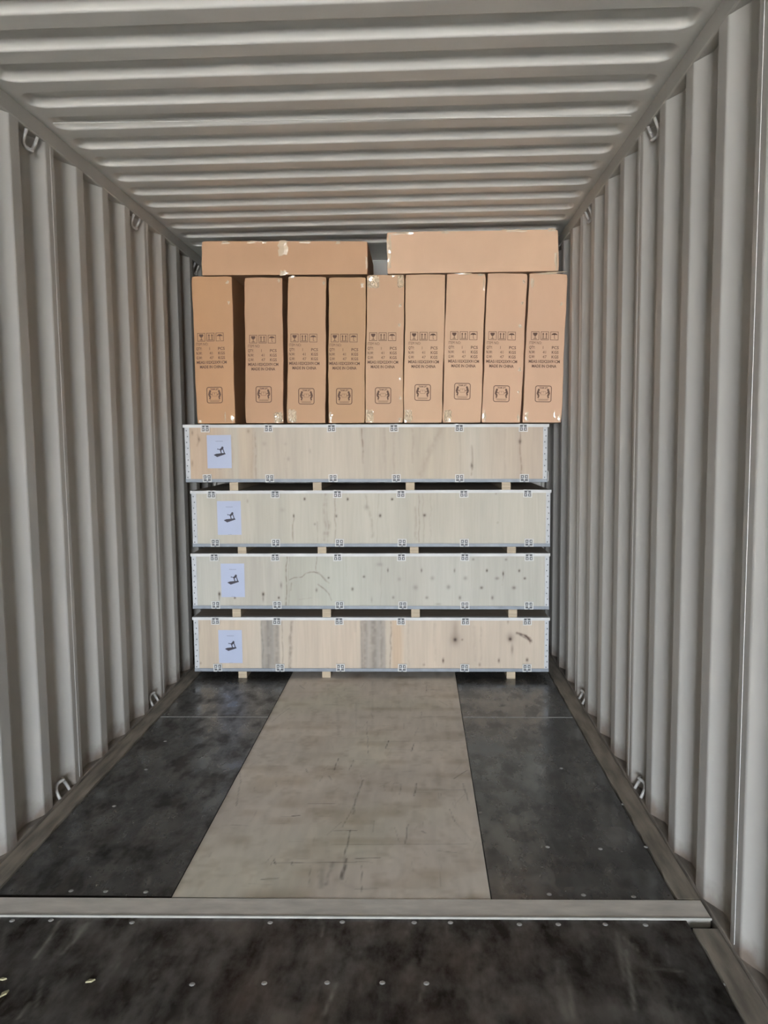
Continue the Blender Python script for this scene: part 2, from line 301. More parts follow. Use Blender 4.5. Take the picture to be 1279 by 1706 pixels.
STREAKS = {'1': [([(-0.68, 1.533), (-0.684, 1.218)], 0.0093, 0.3), ([(-0.698, 1.534), (-0.71, 1.218)], 0.0185, 0.12), ([(-0.044, 1.526), (-0.042, 1.384)], 0.0093, 0.55), ([(-0.042, 1.384), (-0.043, 1.313)], 0.0111, 0.2), ([(0.606, 1.42), (0.606, 1.236)], 0.0093, 0.35), ([(0.888, 1.509), (0.889, 1.4), (0.897, 1.205)], 0.0074, 0.45), ([(0.426, 1.521), (0.354, 1.387), (0.3, 1.238)], 0.0407, 0.15), ([(0.145, 1.524), (0.143, 1.211)], 0.0148, 0.12), ([(0.256, 1.523), (0.254, 1.317)], 0.0148, 0.15), ([(0.539, 1.52), (0.539, 1.208)], 0.0111, 0.1), ([(-1.03, 1.491), (-1.02, 1.455), (-1.036, 1.419)], 0.0111, 0.2), ([(-0.506, 1.378), (-0.506, 1.216)], 0.0093, 0.1), ([(0.088, 1.525), (0.09, 1.319)], 0.0148, 0.1), ([(0.797, 1.517), (0.805, 1.205)], 0.0111, 0.08), ([(-0.83, 1.471), (-0.826, 1.219)], 0.0148, 0.12)], '2': [([(-0.464, 0.991), (-0.471, 0.842)], 0.0074, 0.4), ([(-0.272, 1.135), (-0.277, 0.852)], 0.0167, 0.25), ([(-0.258, 1.106), (-0.256, 0.841)], 0.0074, 0.2), ([(-0.207, 1.134), (-0.216, 0.833)], 0.0074, 0.35), ([(-0.319, 0.961), (-0.321, 0.834)], 0.0074, 0.2), ([(-0.25, 0.961), (-0.262, 0.87)], 0.0222, 0.2), ([(-0.017, 1.05), (0.011, 0.967), (0.006, 0.869)], 0.0185, 0.2), ([(0.045, 1.133), (0.038, 0.832)], 0.0074, 0.15), ([(0.289, 1.131), (0.291, 0.838)], 0.0074, 0.3), ([(0.314, 1.131), (0.319, 0.838)], 0.0074, 0.2), ([(0.267, 1.048), (0.276, 0.849)], 0.0167, 0.2), ([(0.364, 1.13), (0.355, 0.838)], 0.0111, 0.12), ([(-0.023, 1.133), (-0.025, 1.05)], 0.0111, 0.2)], '3': [([(-0.513, 0.758), (-0.519, 0.448)], 0.0093, 0.6), ([(-0.498, 0.758), (-0.505, 0.448)], 0.0074, 0.25), ([(-0.33, 0.757), (-0.332, 0.662)], 0.0074, 0.5), ([(-0.498, 0.607), (-0.468, 0.622), (-0.424, 0.625), (-0.394, 0.651), (-0.346, 0.658), (-0.31, 0.64), (-0.267, 0.595)], 0.0093, 0.45), ([(-0.372, 0.658), (-0.321, 0.654), (-0.281, 0.617), (-0.256, 0.588)], 0.0093, 0.4), ([(-0.322, 0.581), (-0.283, 0.551), (-0.257, 0.521), (-0.244, 0.481)], 0.0111, 0.55), ([(-0.483, 0.588), (-0.492, 0.544)], 0.0111, 0.35), ([(-0.441, 0.485), (-0.36, 0.496)], 0.0093, 0.15), ([(0.059, 0.756), (0.055, 0.447)], 0.0111, 0.12), ([(0.793, 0.647), (0.793, 0.574)], 0.0056, 0.3), ([(-0.152, 0.756), (-0.153, 0.632)], 0.0093, 0.1)], '4': [([(-0.673, 0.351), (-0.673, 0.054)], 0.0093, 0.3), ([(-0.64, 0.351), (-0.636, 0.054)], 0.0407, 0.3), ([(-0.581, 0.351), (-0.591, 0.055)], 0.0296, 0.33), ([(-0.547, 0.351), (-0.554, 0.055)], 0.0074, 0.35), ([(-0.488, 0.351), (-0.498, 0.224), (-0.502, 0.055)], 0.0167, 0.45), ([(-0.505, 0.261), (-0.513, 0.055)], 0.0074, 0.3), ([(-0.044, 0.351), (-0.052, 0.056)], 0.0296, 0.3), ([(0.011, 0.351), (0.007, 0.056)], 0.0407, 0.38), ([(0.062, 0.351), (0.051, 0.056)], 0.0222, 0.33), ([(-0.066, 0.351), (-0.066, 0.056)], 0.0056, 0.3), ([(0.116, 0.351), (0.11, 0.056)], 0.0074, 0.5), ([(0.087, 0.351), (0.081, 0.056)], 0.0111, 0.15), ([(0.222, 0.336), (0.22, 0.057)], 0.0148, 0.1), ([(0.378, 0.336), (0.381, 0.113)], 0.0185, 0.12), ([(0.621, 0.318), (0.621, 0.114)], 0.0185, 0.1), ([(0.661, 0.318), (0.661, 0.114)], 0.0111, 0.12), ([(0.873, 0.281), (0.917, 0.27), (0.96, 0.236)], 0.0148, 0.7), ([(0.881, 0.277), (0.931, 0.247), (0.964, 0.225)], 0.0093, 0.6), ([(-0.099, 0.351), (-0.1, 0.291)], 0.0148, 0.12)]}
SCREWS = [(-0.849, 2.376), (-0.734, 2.376), (-0.602, 2.376), (0.697, 2.397), (0.805, 2.396), (0.961, 2.39), (0.74, 2.69), (0.924, 2.682), (1.088, 2.699), (-0.959, 2.214), (-0.841, 2.22), (-0.588, 2.215), (0.582, 2.238), (0.698, 2.241), (0.838, 2.245), (0.957, 2.245), (-0.168, 2.226), (0.05, 2.235), (0.267, 2.238), (0.376, 2.241), (0.91, 3.365), (-0.951, 3.644), (-0.931, 3.316), (-0.938, 2.966), (1.092, 3.026), (-0.327, 1.952), (-0.134, 1.962), (0.035, 1.969), (0.183, 1.973), (0.301, 1.974), (1.097, 1.993), (1.103, 1.933)]
NEAR_MARKS = [([(-0.812, 2.23), (-0.804, 2.143), (-0.805, 2.061)], 0.6), ([(-0.721, 2.223), (-0.726, 2.131), (-0.737, 2.076)], 0.5), ([(-0.737, 2.217), (-0.727, 2.145)], 0.3), ([(-0.741, 1.975), (-0.708, 1.873)], 0.3), ([(-0.729, 1.883), (-0.733, 1.829)], 0.5), ([(0.875, 2.167), (0.901, 2.109)], 0.4), ([(0.868, 2.109), (0.829, 1.876)], 0.5), ([(0.863, 2.189), (0.831, 1.985)], 0.35), ([(0.68, 1.958), (0.667, 1.85)], 0.3), ([(0.06, 1.963), (0.041, 1.852)], 0.5), ([(0.293, 1.97), (0.284, 1.902)], 0.4), ([(-0.009, 2.237), (-0.004, 2.165)], 0.4), ([(0.648, 1.957), (0.649, 1.838)], 0.3), ([(-0.959, 2.196), (-0.904, 2.058)], 0.25), ([(0.696, 2.447), (0.742, 2.431)], 0.3), ([(0.913, 2.035), (0.996, 2.021)], 0.3)]

# ------------------------------------------------------------ container shell
Y0, Y1 = -6.45, 5.55
ZT, ZC = 2.626, 2.69
PITCH_W = 0.278

def corrugation(y_far):
    """profile of the side wall: list of (y, depth); y_far is one far corner of an inner flat"""
    key = []
    k0 = int((Y0 - y_far) / PITCH_W) - 2
    y = y_far + k0 * PITCH_W
    while y < Y1 + 0.4:
        key += [(y - 0.072, 0.0), (y, 0.0), (y + 0.068, 0.036), (y + 0.138, 0.036)]
        y += PITCH_W
    out = []
    for i in range(1, len(key) - 1):       # rounded bends
        p = np.array(key[i]); a = np.array(key[i - 1]); b = np.array(key[i + 1])
        d = 0.008
        pa = p + (a - p) / np.linalg.norm(a - p) * d; pb = p + (b - p) / np.linalg.norm(b - p) * d
        for t in (0, 0.25, 0.5, 0.75, 1):
            out.append(tuple((1 - t) ** 2 * pa + 2 * t * (1 - t) * p + t * t * pb))
    out = [q for q in out if Y0 <= q[0] <= Y1 + 0.09]
    return out

def side_wall(name, side, y_far):
    pr = corrugation(y_far); s = MB(); n = len(pr)
    zs = (0.012, 0.9, 1.8, ZT + 0.02)
    for z in zs:
        s.v += [(side * (W + d), y, z) for y, d in pr]
    for r in range(len(zs) - 1):
        for i in range(n - 1):
            a = r * n + i
            s.f.append((a, a + 1, a + 1 + n, a + n))
    o = link(name, s.mesh(name, M['wall'], True))
    # make the face normals look into the container
    me = o.data
    if me.polygons[0].normal.x * side > 0: me.flip_normals()
    md = o.modifiers.new('thickness', 'SOLIDIFY'); md.thickness = 0.002; md.offset = -1
    wn_ = o.modifiers.new('flat_faces', 'WEIGHTED_NORMAL'); wn_.weight = 100
    structure(o)
    return o

wall_left = side_wall('wall_left', -1, 2.644)
wall_right = side_wall('wall_right', 1, 2.148)
wall_left['label'] = 'grey corrugated steel side wall of the shipping container, left'
wall_right['label'] = 'grey corrugated steel side wall of the shipping container, right'

for side, wall, far in ((-1, wall_left, 2.644), (1, wall_right, 2.148)):
    xs = sorted((side * (W - 0.002), side * (W + 0.06)))
    MB().box(xs[0], xs[1], Y0, Y1, ZT, ZC + 0.012).build('top_rail', M['rail'], wall, bevel=0.006)
    xs = sorted((side * (W - 0.001), side * (W + 0.06)))
    MB().box(xs[0], xs[1], Y0, Y1, -0.12, 0.018).build('bottom_rail', M['low_rail'], wall, bevel=0.003)
    # vertical weld seams joining the wall sheets
    for k in range(-3, 3):
        y = (3.168 if side < 0 else 2.116) + k * 4 * PITCH_W
        if not (-0.5 < y < Y1 - 0.2): continue
        x = side * (W + (0.0002 if (side > 0 and k == 0) else 0.0005))
        a = [(x, y, 0.03), (x, y, 0.8), (x, y, 1.7), (x, y, ZT)]
        MB().tube(a, 0.0013, 6).build('weld_seam', M['weld'], wall)

def lashing_ring(side, y, top, wall):
    """a U of round bar welded to the rail, standing a little into the room"""
    pts = [(side * (W + 0.0), y - 0.043, ZT - 0.004 if top else 0.020)]
    hw, hh = 0.043, 0.058
    for i in range(1, 18):
        a = math.pi * i / 18
        dz = 0.010 + hh * math.sin(a) ** 0.75
        out = 0.003 + 0.016 * abs(math.sin(2 * a))
        z = (ZT - dz) if top else (0.012 + dz)
        pts.append((side * (W + out), y - hw * math.cos(a), z))
    pts.append((side * (W + 0.0), y + 0.043, ZT - 0.004 if top else 0.020))
    o = MB().tube(pts, 0.0068, 8).build('lashing_ring', M['ring'], wall, smooth=True)
    return o
for y in (3.025, 4.137, 5.249): lashing_ring(-1, y, True, wall_left)
for y in (3.025, 4.137): lashing_ring(-1, y, False, wall_left)
for y in (3.085, 4.197, 5.309): lashing_ring(1, y, True, wall_right)
for y in (3.085, 4.197): lashing_ring(1, y, False, wall_right)

# end wall, mostly behind the cargo
s = MB(); pr = []; x = -W - 0.04
while x < W + 0.04:
    pr += [(x, 0), (x + 0.11, 0), (x + 0.145, 0.045), (x + 0.215, 0.045)]; x += 0.25
pr = [q for q in pr if q[0] < W + 0.05]
n = len(pr)
for z in (-0.02, 2.60): s.v += [(a, Y1 + d, z) for a, d in pr]
for i in range(n - 1): s.f.append((i, i + 1, i + 1 + n, i + n))
wall_back = structure(s.build('wall_back', M['wall']), 'corrugated steel end wall of the container behind the cargo')
MB().box(-W - 0.05, W + 0.05, Y1 - 0.01, Y1 + 0.05, 2.58, ZC + 0.01).build('end_header', M['rail'], wall_back, bevel=0.004)
MB().box(-W - 0.05, W + 0.05, Y1 - 0.02, Y1 + 0.05, -0.10, 0.02).build('end_sill', M['low_rail'], wall_back)

for sd in (-1, 1):  # back corner posts, added to keep the sun out of the corner gaps
    xs = sorted((sd * (W - 0.015), sd * (W + 0.09)))
    MB().box(xs[0], xs[1], Y1 - 0.035, Y1 + 0.12, -0.11, ZC + 0.02).build('corner_post', M['rail'], wall_back, bevel=0.006)

# roof: sheet with stamped cross corrugations, rounded at their ends
RP, RD = 0.209, 0.027
yk = sorted(set([Y0, Y1] + [round(y, 4) for k in range(-46, 15) for y in
     [2.429 + k * RP + t for t in (-0.076, -0.040, -0.004, 0.0, 0.004, 0.009, 0.014, 0.018, 0.024, 0.055, 0.088, 0.096, 0.101, 0.106, 0.111, 0.116, 0.120, 0.124)] if Y0 < y < Y1]))
xk = [-W - 0.01, -1.14, -1.132] + [-1.130 + i * 0.006 for i in range(1, 18)] + [-0.7, 0, 0.7] + [1.130 - i * 0.006 for i in range(17, 0, -1)] + [1.132, 1.14, W + 0.01]
X, Y = np.meshgrid(np.array(xk), np.array(yk), indexing='ij')
Z = np.full(X.shape, 0.0)
hw, hx, rad = 0.062, 1.128, 0.045
for k in range(-44, 13):
    cy = 2.429 + k * RP + 0.062
    if cy > 5.12 or cy < Y0 + 0.3: continue
    qx = np.abs(X) - (hx - rad); qy = np.abs(Y - cy) - (hw - rad)
    d = -(np.hypot(np.maximum(qx, 0), np.maximum(qy, 0)) + np.minimum(np.maximum(qx, qy), 0) - rad)
    t = np.clip(d / 0.019, 0, 1); t = np.where(t < 0.15, t * t / 0.255, np.where(t > 0.85, 1 - (1 - t) ** 2 / 0.255, (t - 0.075) / 0.85))
    Z = np.maximum(Z, RD * t)
nx, ny = X.shape
idx = np.arange(nx * ny).reshape(nx, ny)
q = np.stack([idx[:-1, :-1], idx[:-1, 1:], idx[1:, 1:], idx[1:, :-1]], -1).reshape(-1, 4)
me = bpy.data.meshes.new('ceiling')
me.from_pydata(np.stack([X, Y, Z + ZC], -1).reshape(-1, 3).tolist(), [], q.tolist()); me.update()
me.materials.append(M['roof'])
me.polygons.foreach_set('use_smooth', [True] * len(me.polygons))
ceiling = structure(link('ceiling', me), 'grey steel container roof with pressed cross corrugations')
md = ceiling.modifiers.new('thickness', 'SOLIDIFY'); md.thickness = 0.002; md.offset = -1
# a lapped weld line across the roof
MB().hexa([(-1.12, 3.108, ZC - 0.0012), (1.12, 3.196, ZC - 0.0012), (1.12, 3.199, ZC - 0.0012), (-1.12, 3.111, ZC - 0.0012), (-1.12, 3.108, ZC + 0.0005), (1.12, 3.196, ZC + 0.0005), (1.12, 3.199, ZC + 0.0005), (-1.12, 3.111, ZC + 0.0005)]).build('roof_weld', M['roof'], ceiling)

# ------------------------------------------------------------ floor
floor = structure(MB().box(-W - 0.0, W + 0.0, Y0, Y1, -0.10, -0.030).build('floor', M['subfloor']), 'container floor of dark boards with a pale centre board')

def board(label, x0, x1, ya, yb, z, kind, skew=0.0, step=0.006, marks=None, name='floor_board'):
    """a board with a painted top; ya/yb are the ends at x=0, skewed a little"""
    p = Paint(x0, x1, 0, 1, step)
    L = yb - ya
    p = Paint(x0, x1, ya, yb, step)
    if marks: marks(p)
    def put(u, v):
        yy = v + (skew * u if (skew and True) else 0) * np.ones_like(u)
        return np.stack([u, yy, np.full_like(u, z)], -1)
    top = p.build('board_face', M[kind], None, put)
    b = MB().hexa([(x0, ya + skew * x0, -0.028), (x1, ya + skew * x1, -0.028), (x1, yb + skew * x1, -0.028), (x0, yb + skew * x0, -0.028),
                   (x0, ya + skew * x0, z - 0.0004), (x1, ya + skew * x1, z - 0.0004), (x1, yb + skew * x1, z - 0.0004), (x0, yb + skew * x0, z - 0.0004)]).build(name, M['strip' if kind == 'pale_board' else 'board_edge'], floor)
    top.parent = b
    b['label'] = label
    return b

def dirt_and_reflection(seed, base=(0.030, 0.028, 0.026), near=False):
    def f(p):
        U, V = p.U, p.V
        p.c[:] = base
        n1 = vnoise(U, V, 0.22, seed); n2 = vnoise(U, V, 0.07, seed + 1); n3 = vnoise(U * 4, V * 0.7, 0.08, seed + 2); n4 = vnoise(U, V, 0.018, seed + 3)
        p.c *= (0.15 + 1.0 * n1 + 0.75 * n2)[..., None]
        sm = vnoise(U * 3.2, V * 0.55, 0.16, seed + 6) * 0.55 + vnoise(U * 6, V * 1.0, 0.12, seed + 2) * 0.3 + n4 * 0.15
        k = np.clip((sm + 0.25 * (vnoise(U * 3, V, 0.03, seed + 12) - 0.5) - 0.44) * 3.2, 0, 1); k = k * k * (3 - 2 * k)
        p.toward(k * (0.60 if near else 0.60), (0.125, 0.113, 0.098))
        k = np.clip((vnoise(U * 1.4, V * 3.2, 0.15, seed + 8) - 0.50) * 2.0, 0, 1)
        p.toward(k * 0.40, (0.13, 0.12, 0.105))
        k = np.clip((vnoise(U, V, 0.12, seed + 5) - 0.5) * 2, 0, 1)
        p.mul(k * 0.7, (0.45, 0.38, 0.33))
        if not near:                        # paler towards the crates: their reflection put into the colour
            p.toward(np.clip((V - 2.6) / 1.6, 0, 1) * 0.35, (0.085, 0.083, 0.078))
        r = np.random.RandomState(seed)
        u0, u1, v0, v1 = p.us[0], p.us[-1], p.vs[0], p.vs[-1]
        for _ in range(120 if near else 50):
            a = r.uniform(u0, u1); b = r.uniform(v0, v1); L = r.uniform(0.03, 0.22); t = r.normal(math.pi / 2, 0.18) if r.rand() < 0.8 else r.normal(0, 0.15)
            w = r.uniform(0.0025, 0.006)
            stroke_light(p, [(a, b), (a + L * math.cos(t), b + L * math.sin(t))], w, r.uniform(0.1, 0.35))
    return f

def stroke_light(p, pts, w, k, col=(0.26, 0.245, 0.22)):
    for (ax, ay), (bx, by) in zip(pts[:-1], pts[1:]):
        m0 = 3 * w
        iu = np.where((p.us > min(ax, bx) - m0) & (p.us < max(ax, bx) + m0))[0]; iv = np.where((p.vs > min(ay, by) - m0) & (p.vs < max(ay, by) + m0))[0]
        if len(iu) == 0 or len(iv) == 0: continue
        su, sv = slice(iu[0], iu[-1] + 1), slice(iv[0], iv[-1] + 1)
        U, V = p.U[su, sv], p.V[su, sv]
        dx, dy = bx - ax, by - ay; L2 = dx * dx + dy * dy + 1e-12
        t = np.clip(((U - ax) * dx + (V - ay) * dy) / L2, 0, 1)
        d = np.hypot(U - ax - t * dx, V - ay - t * dy)
        mk = np.exp(-(d / (w * 0.6)) ** 2)[..., None] * k * (0.5 + 0.5 * vnoise(U, V, 0.02, 77))[..., None]
        p.c[su, sv] = p.c[su, sv] * (1 - mk) + np.array(col) * mk

def near_marks(p):
    dirt_and_reflection(40, (0.034, 0.028, 0.024), True)(p)
    p.toward(np.exp(-((p.U + 0.05) / 0.5) ** 2) * 0.35 * vnoise(p.U, p.V, 0.3, 70), (0.060, 0.036, 0.025))
    for pts, k in NEAR_MARKS: stroke_light(p, pts, 0.009, min(1, k * 1.5), (0.24, 0.225, 0.19))

def centre_marks(p):
    U, V = p.U, p.V
    p.c[:] = (0.63, 0.565, 0.485)
    n1 = vnoise(U, V, 0.30, 60); n2 = vnoise(U, V, 0.09, 61); n3 = vnoise(U * 5, V, 0.10, 62)
    p.c *= (0.80 + 0.22 * n1 + 0.10 * n2 + 0.07 * n3)[..., None]
    p.mul(np.clip((vnoise(U, V, 0.25, 63) - 0.5) * 1.6, 0, 1), (0.95, 1.0, 0.93))
    p.mul(np.clip((vnoise(U, V * 2, 0.14, 64) - 0.55) * 2, 0, 1), (0.74, 0.69, 0.62))
    p.mul(np.clip((vnoise(U * 2.5, V, 0.08, 65) * 0.6 + vnoise(U, V, 0.02, 66) * 0.4 - 0.52) * 3, 0, 1) * 0.5, (0.70, 0.66, 0.60))
    # darker, dustier towards the middle where loads are dragged
    p.mul(np.exp(-((U + 0.02) / 0.16) ** 2) * np.clip((3.6 - V) / 1.2, 0, 1) * 0.5, (0.80, 0.79, 0.77))
    for pts, w, k in CENTER_MARKS: p.stroke(pts, w * 0.85, min(1, k * 1.35), (0.10, 0.085, 0.07), 0.006)
    d = np.hypot((U - 0.11), (V - 2.52)) - 0.115        # the faint ring a drum left
    p.mul(np.exp(-(d / 0.012) ** 2) * 0.12, (0.3, 0.28, 0.25))
    r = np.random.RandomState(5)
    for _ in range(110):
        a, b = r.uniform(-0.48, 0.48), r.uniform(2.4, 4.6); L = r.uniform(0.02, 0.12); t = r.normal(math.pi / 2, 0.25) if r.rand() < 0.55 else r.normal(0, 0.06)
        stroke_light(p, [(a, b), (a + L * math.cos(t), b + L * math.sin(t))], 0.0035, r.uniform(0.15, 0.5), (0.10, 0.085, 0.07))
    p.mul(np.exp(-((U - p.us[0]) / 0.010) ** 2) * 0.4, (0.4, 0.35, 0.3))  # shadow line along the left edge, put into the colour

SK = 0.019
near = board('large dark scratched floor board nearest the container door', -1.085, 1.085, -0.08, 2.255, 0.0, 'near_board', SK, 0.008, near_marks)
board('dark floor board behind the camera towards the door', -1.085, 1.085, Y0 + 0.005, -0.085, 0.0, 'dark_board', SK, 0.05, dirt_and_reflection(45))
bl = board('long dark glossy floor board left of the pale board', -1.085, -0.512, 2.358, 3.986, 0.0, 'dark_board', 0.008, 0.006, dirt_and_reflection(50))
br = board('long dark glossy floor board right of the pale board', 0.512, 1.085, 2.352, 3.991, 0.0, 'glossy_board', 0.008, 0.006, dirt_and_reflection(54, (0.036, 0.034, 0.032)))
board('dark floor board running under the crates, left', -1.085, -0.512, 3.994, Y1 - 0.03, 0.0, 'dark_board', 0.008, 0.010, dirt_and_reflection(58, (0.040, 0.037, 0.034)))
board('dark floor board running under the crates, right', 0.512, 1.085, 3.999, Y1 - 0.03, 0.0, 'glossy_board', 0.008, 0.010, dirt_and_reflection(59, (0.042, 0.040, 0.038)))
board('pale worn scratched centre floor board under the crates', -0.506, 0.508, 2.348, Y1 - 0.03, 0.004, 'pale_board', 0.008, 0.005, centre_marks)
s = MB().hexa([(-W + 0.004, 2.256 - SK * W, -0.028), (W - 0.004, 2.256 + SK * W, -0.028), (W - 0.004, 2.346 + SK * W, -0.028), (-W + 0.004, 2.346 - SK * W, -0.028),
               (-W + 0.004, 2.256 - SK * W, 0.006), (W - 0.004, 2.256 + SK * W, 0.006), (W - 0.004, 2.346 + SK * W, 0.006), (-W + 0.004, 2.346 - SK * W, 0.006)])
cs = s.build('cross_strip', M['strip'], floor, bevel=0.002); cs['label'] = 'pale painted steel strip across the floor'
s = MB().hexa([(-W + 0.004, 2.249 - SK * W, 0.0005), (W - 0.004, 2.249 + SK * W, 0.0005), (W - 0.004, 2.2555 + SK * W, 0.0005), (-W + 0.004, 2.2555 - SK * W, 0.0005),
               (-W + 0.004, 2.249 - SK * W, 0.0075), (W - 0.004, 2.249 + SK * W, 0.0075), (W - 0.004, 2.2555 + SK * W, 0.0075), (-W + 0.004, 2.2555 - SK * W, 0.0075)])
s.build('strip_lip', M['strip_lip'], cs)
for sd in (-1, 1):     # short drag marks worn into the strip are thin scratches of darker steel
    xs = sorted((sd * 1.0885, sd * (W - 0.003)))
    for ya, yb in ((Y0, 2.225), (2.375, Y1 - 0.03)):
        s = MB(); ys = np.arange(ya, yb, 0.06); ys = np.append(ys, yb)
        e = [1.0885 + rng.uniform(0, 0.006) for _ in ys]
        for i in range(len(ys) - 1):
            a0, a1 = sd * e[i], sd * e[i + 1]; o0 = sd * (W - 0.003)
            P = [(a0, ys[i]), (o0, ys[i]), (o0, ys[i + 1]), (a1, ys[i + 1])]
            if sd < 0: P = P[::-1]
            s.hexa([(x, y, -0.028) for x, y in P] + [(x, y, 0.005) for x, y in P])
        s.build('floor_edging', M['edging'], floor)
for x0, x1, y in ((-1.085, -0.512, 3.990), (0.512, 1.085, 3.995)):
    MB().hexa([(x0, y - 0.0035 + 0.008 * x0, -0.02), (x1, y - 0.0035 + 0.008 * x1, -0.02), (x1, y + 0.0035 + 0.008 * x1, -0.02), (x0, y + 0.0035 + 0.008 * x0, -0.02),
               (x0, y - 0.0035 + 0.008 * x0, 0.0012), (x1, y - 0.0035 + 0.008 * x1, 0.0012), (x1, y + 0.0035 + 0.008 * x1, 0.0012), (x0, y + 0.0035 + 0.008 * x0, 0.0012)]).build('seam_filler', M['sealant'], floor)
s = MB()
for x, y in SCREWS:
    n0 = len(s.v); r_ = 0.0085
    for k in range(8):
        a = math.pi * k / 4; s.v.append((x + r_ * math.cos(a), y + r_ * math.sin(a), 0.0))
    for k in range(8):
        a = math.pi * k / 4; s.v.append((x + 0.6 * r_ * math.cos(a), y + 0.6 * r_ * math.sin(a), 0.0022))
    for k in range(8):
        j = (k + 1) % 8; s.f.append((n0 + k, n0 + j, n0 + 8 + j, n0 + 8 + k))
    s.f.append(tuple(n0 + 8 + k for k in range(8)))
sc = s.build('screw_heads', M['screw'], floor); sc['kind'] = 'stuff'

# wood chips lying on the near board
for i, (x, y, L, a, lb) in enumerate(((-0.606, 1.955, 0.026, 0.3, 'small triangular yellowish wood chip on the dark near floor board'),
                           (-0.848, 1.955, 0.022, 0.0, 'short pale splinter at the left photo edge on the near floor board'),
                           (-0.815, 1.900, 0.030, 1.0, 'curved pale wood sliver at the left photo edge, just below the short splinter'))):
    t = thing('wood_chip', lb, 'wood chip', (x, y, 0.0), 'wood chips on the near floor board')
    t.rotation_euler = (0, 0, a)
    k = 0.5 * L
    P = [(-k, -0.3 * k), (0.2 * k, -0.45 * k), (k, 0.1 * k), (-0.2 * k, 0.4 * k)]
    MB().hexa([(u, v, 0.0005) for u, v in P] + [(u * 0.9, v * 0.9, 0.0045) for u, v in P]).build('chip', M['chip'], t)

# ------------------------------------------------------------ crates
PANEL_DEPTH = 0.80
def lerp_z(x, zl, zr): return zl + (zr - zl) * (x + 1.1) / 2.2

def paint_crate(k, x0, x1, z0, z1):
    p = Paint(x0, x1, z0, z1, 0.0042)
    U, V = p.U, p.V
    base = {'1': (0.46, 0.405, 0.325), '2': (0.445, 0.41, 0.335), '3': (0.43, 0.41, 0.35), '4': (0.485, 0.41, 0.325)}[k]
    p.c[:] = base
    sd = int(k) * 10
    g1 = vnoise(U * 1.0, V * 0.06, 0.035, sd); g2 = vnoise(U, V * 0.05, 0.009, sd + 1); g3 = vnoise(U, V * 0.2, 0.16, sd + 2)
    p.c *= (0.86 + 0.10 * g1 + 0.06 * g2 + 0.10 * g3)[..., None]
    p.mul(np.clip((vnoise(U, V * 0.1, 0.22, sd + 3) - 0.45) * 2, 0, 1), (1.0, 0.955, 0.93))
    if k == '1':
        p.mul(np.clip((-0.80 - U) / 0.15, 0, 1) * 0.9, (1.0, 0.86, 0.76))
        p.mul(np.clip((U + 0.80) / 0.02, 0, 1) * np.clip((-0.68 - U) / 0.03, 0, 1), (1.0, 0.93, 0.87))
        p.mul(np.clip((U - 0.62) / 0.3, 0, 1), (1.0, 0.93, 0.90))
        p.mul(np.clip((U - 0.0) / 0.3, 0, 1) * np.clip((0.6 - U) / 0.1, 0, 1), (1.0, 0.96, 0.92))
    if k == '4':
        p.mul(np.clip((-0.72 - U) / 0.1, 0, 1), (1.0, 0.97, 0.94))
        for a, b in ((-0.685, -0.565), (-0.075, 0.085)):        # grey heartwood bands
            kk = np.clip((U - a) / 0.008, 0, 1) * np.clip((b - U) / 0.008, 0, 1)
            p.mul(kk * (0.45 + 0.55 * vnoise(U, V * 0.08, 0.02, 91)), (0.60, 0.64, 0.70))
        kk = np.clip((U - 0.11) / 0.02, 0, 1) * np.clip((0.20 - U) / 0.03, 0, 1); p.mul(kk, (1.0, 0.90, 0.80))
    if k == '3':
        kk = np.clip((U + 0.538) / 0.01, 0, 1) * np.clip((0.3 - U) / 0.5, 0, 1); p.mul(kk, (0.96, 0.98, 0.96))
    for pts, w, s_ in STREAKS[k]: p.stroke(pts, w * (0.62 if k == '3' else 0.9), min(1, s_ * 1.15), (0.30, 0.19, 0.13) if k != '4' else (0.28, 0.26, 0.25), 0.012)
    for (u, v), w, h, s_ in KNOTS[k]: p.blob(u, v, w * 0.78, h * 0.78, min(1, s_ * 1.25), (0.12, 0.07, 0.05))
    if k == '4': [p.stroke([(0.871 + 0.02 * q_, 0.286 - 0.006 * q_), (0.915 + 0.01 * q_, 0.272 - 0.008 * q_), (0.960 - 0.002 * q_, 0.250 - 0.012 * q_)], 0.007, 0.55, (0.30, 0.15, 0.12), 0.015) for q_ in range(4)]
    return p

def paper_label(x0, x1, z0, z1, y, crate):
    lb = MB().box(x0, x1, y - 0.0009, y, z0, z1).build('paper_label', M['paper'], crate); lb['label'] = 'bluish white paper with a picture of a black treadmill'
    w = x1 - x0; ya, yb = y - 0.0016, y - 0.0009
    def q(a, b): return (x0 + w * (a - 345) / 505.0, z1 - w * (b - 230) / 505.0)
    s = MB()
    s.prism_y([q(*t) for t in ((480, 637), (552, 682), (732, 622), (716, 598), (640, 603), (530, 615))], ya, yb)
    s.bar(q(622, 530), q(640, 606), w * 0.040, ya - 0.0001, yb)
    s.bar(q(680, 525), q(703, 604), w * 0.036, ya - 0.0002, yb)
    s.prism_y([q(*t) for t in ((600, 535), (640, 490), (660, 462), (688, 478), (684, 522), (655, 535), (640, 552))], ya - 0.0003, yb)
    s.bar(q(560, 521), q(625, 526), w * 0.026, ya - 0.0004, yb)
    s.bar(q(570, 505), q(560, 530), w * 0.016, ya - 0.0005, yb)
    s.build('treadmill_picture', M['ink'], lb)
    s = MB()
    for i in range(8):
        a = 530 + i * 19
        s.bar(q(a, 355 + (i % 2) * 2), q(a + 13, 355 + (i % 3)), w * 0.022, ya, yb)
    h_ = s.build('heading_line', M['ink_grey'], lb); h_['kind'] = 'stuff'
    MB().bar(q(560, 938), q(640, 938), w * 0.008, ya, yb).build('footer_line', M['ink_grey'], lb)

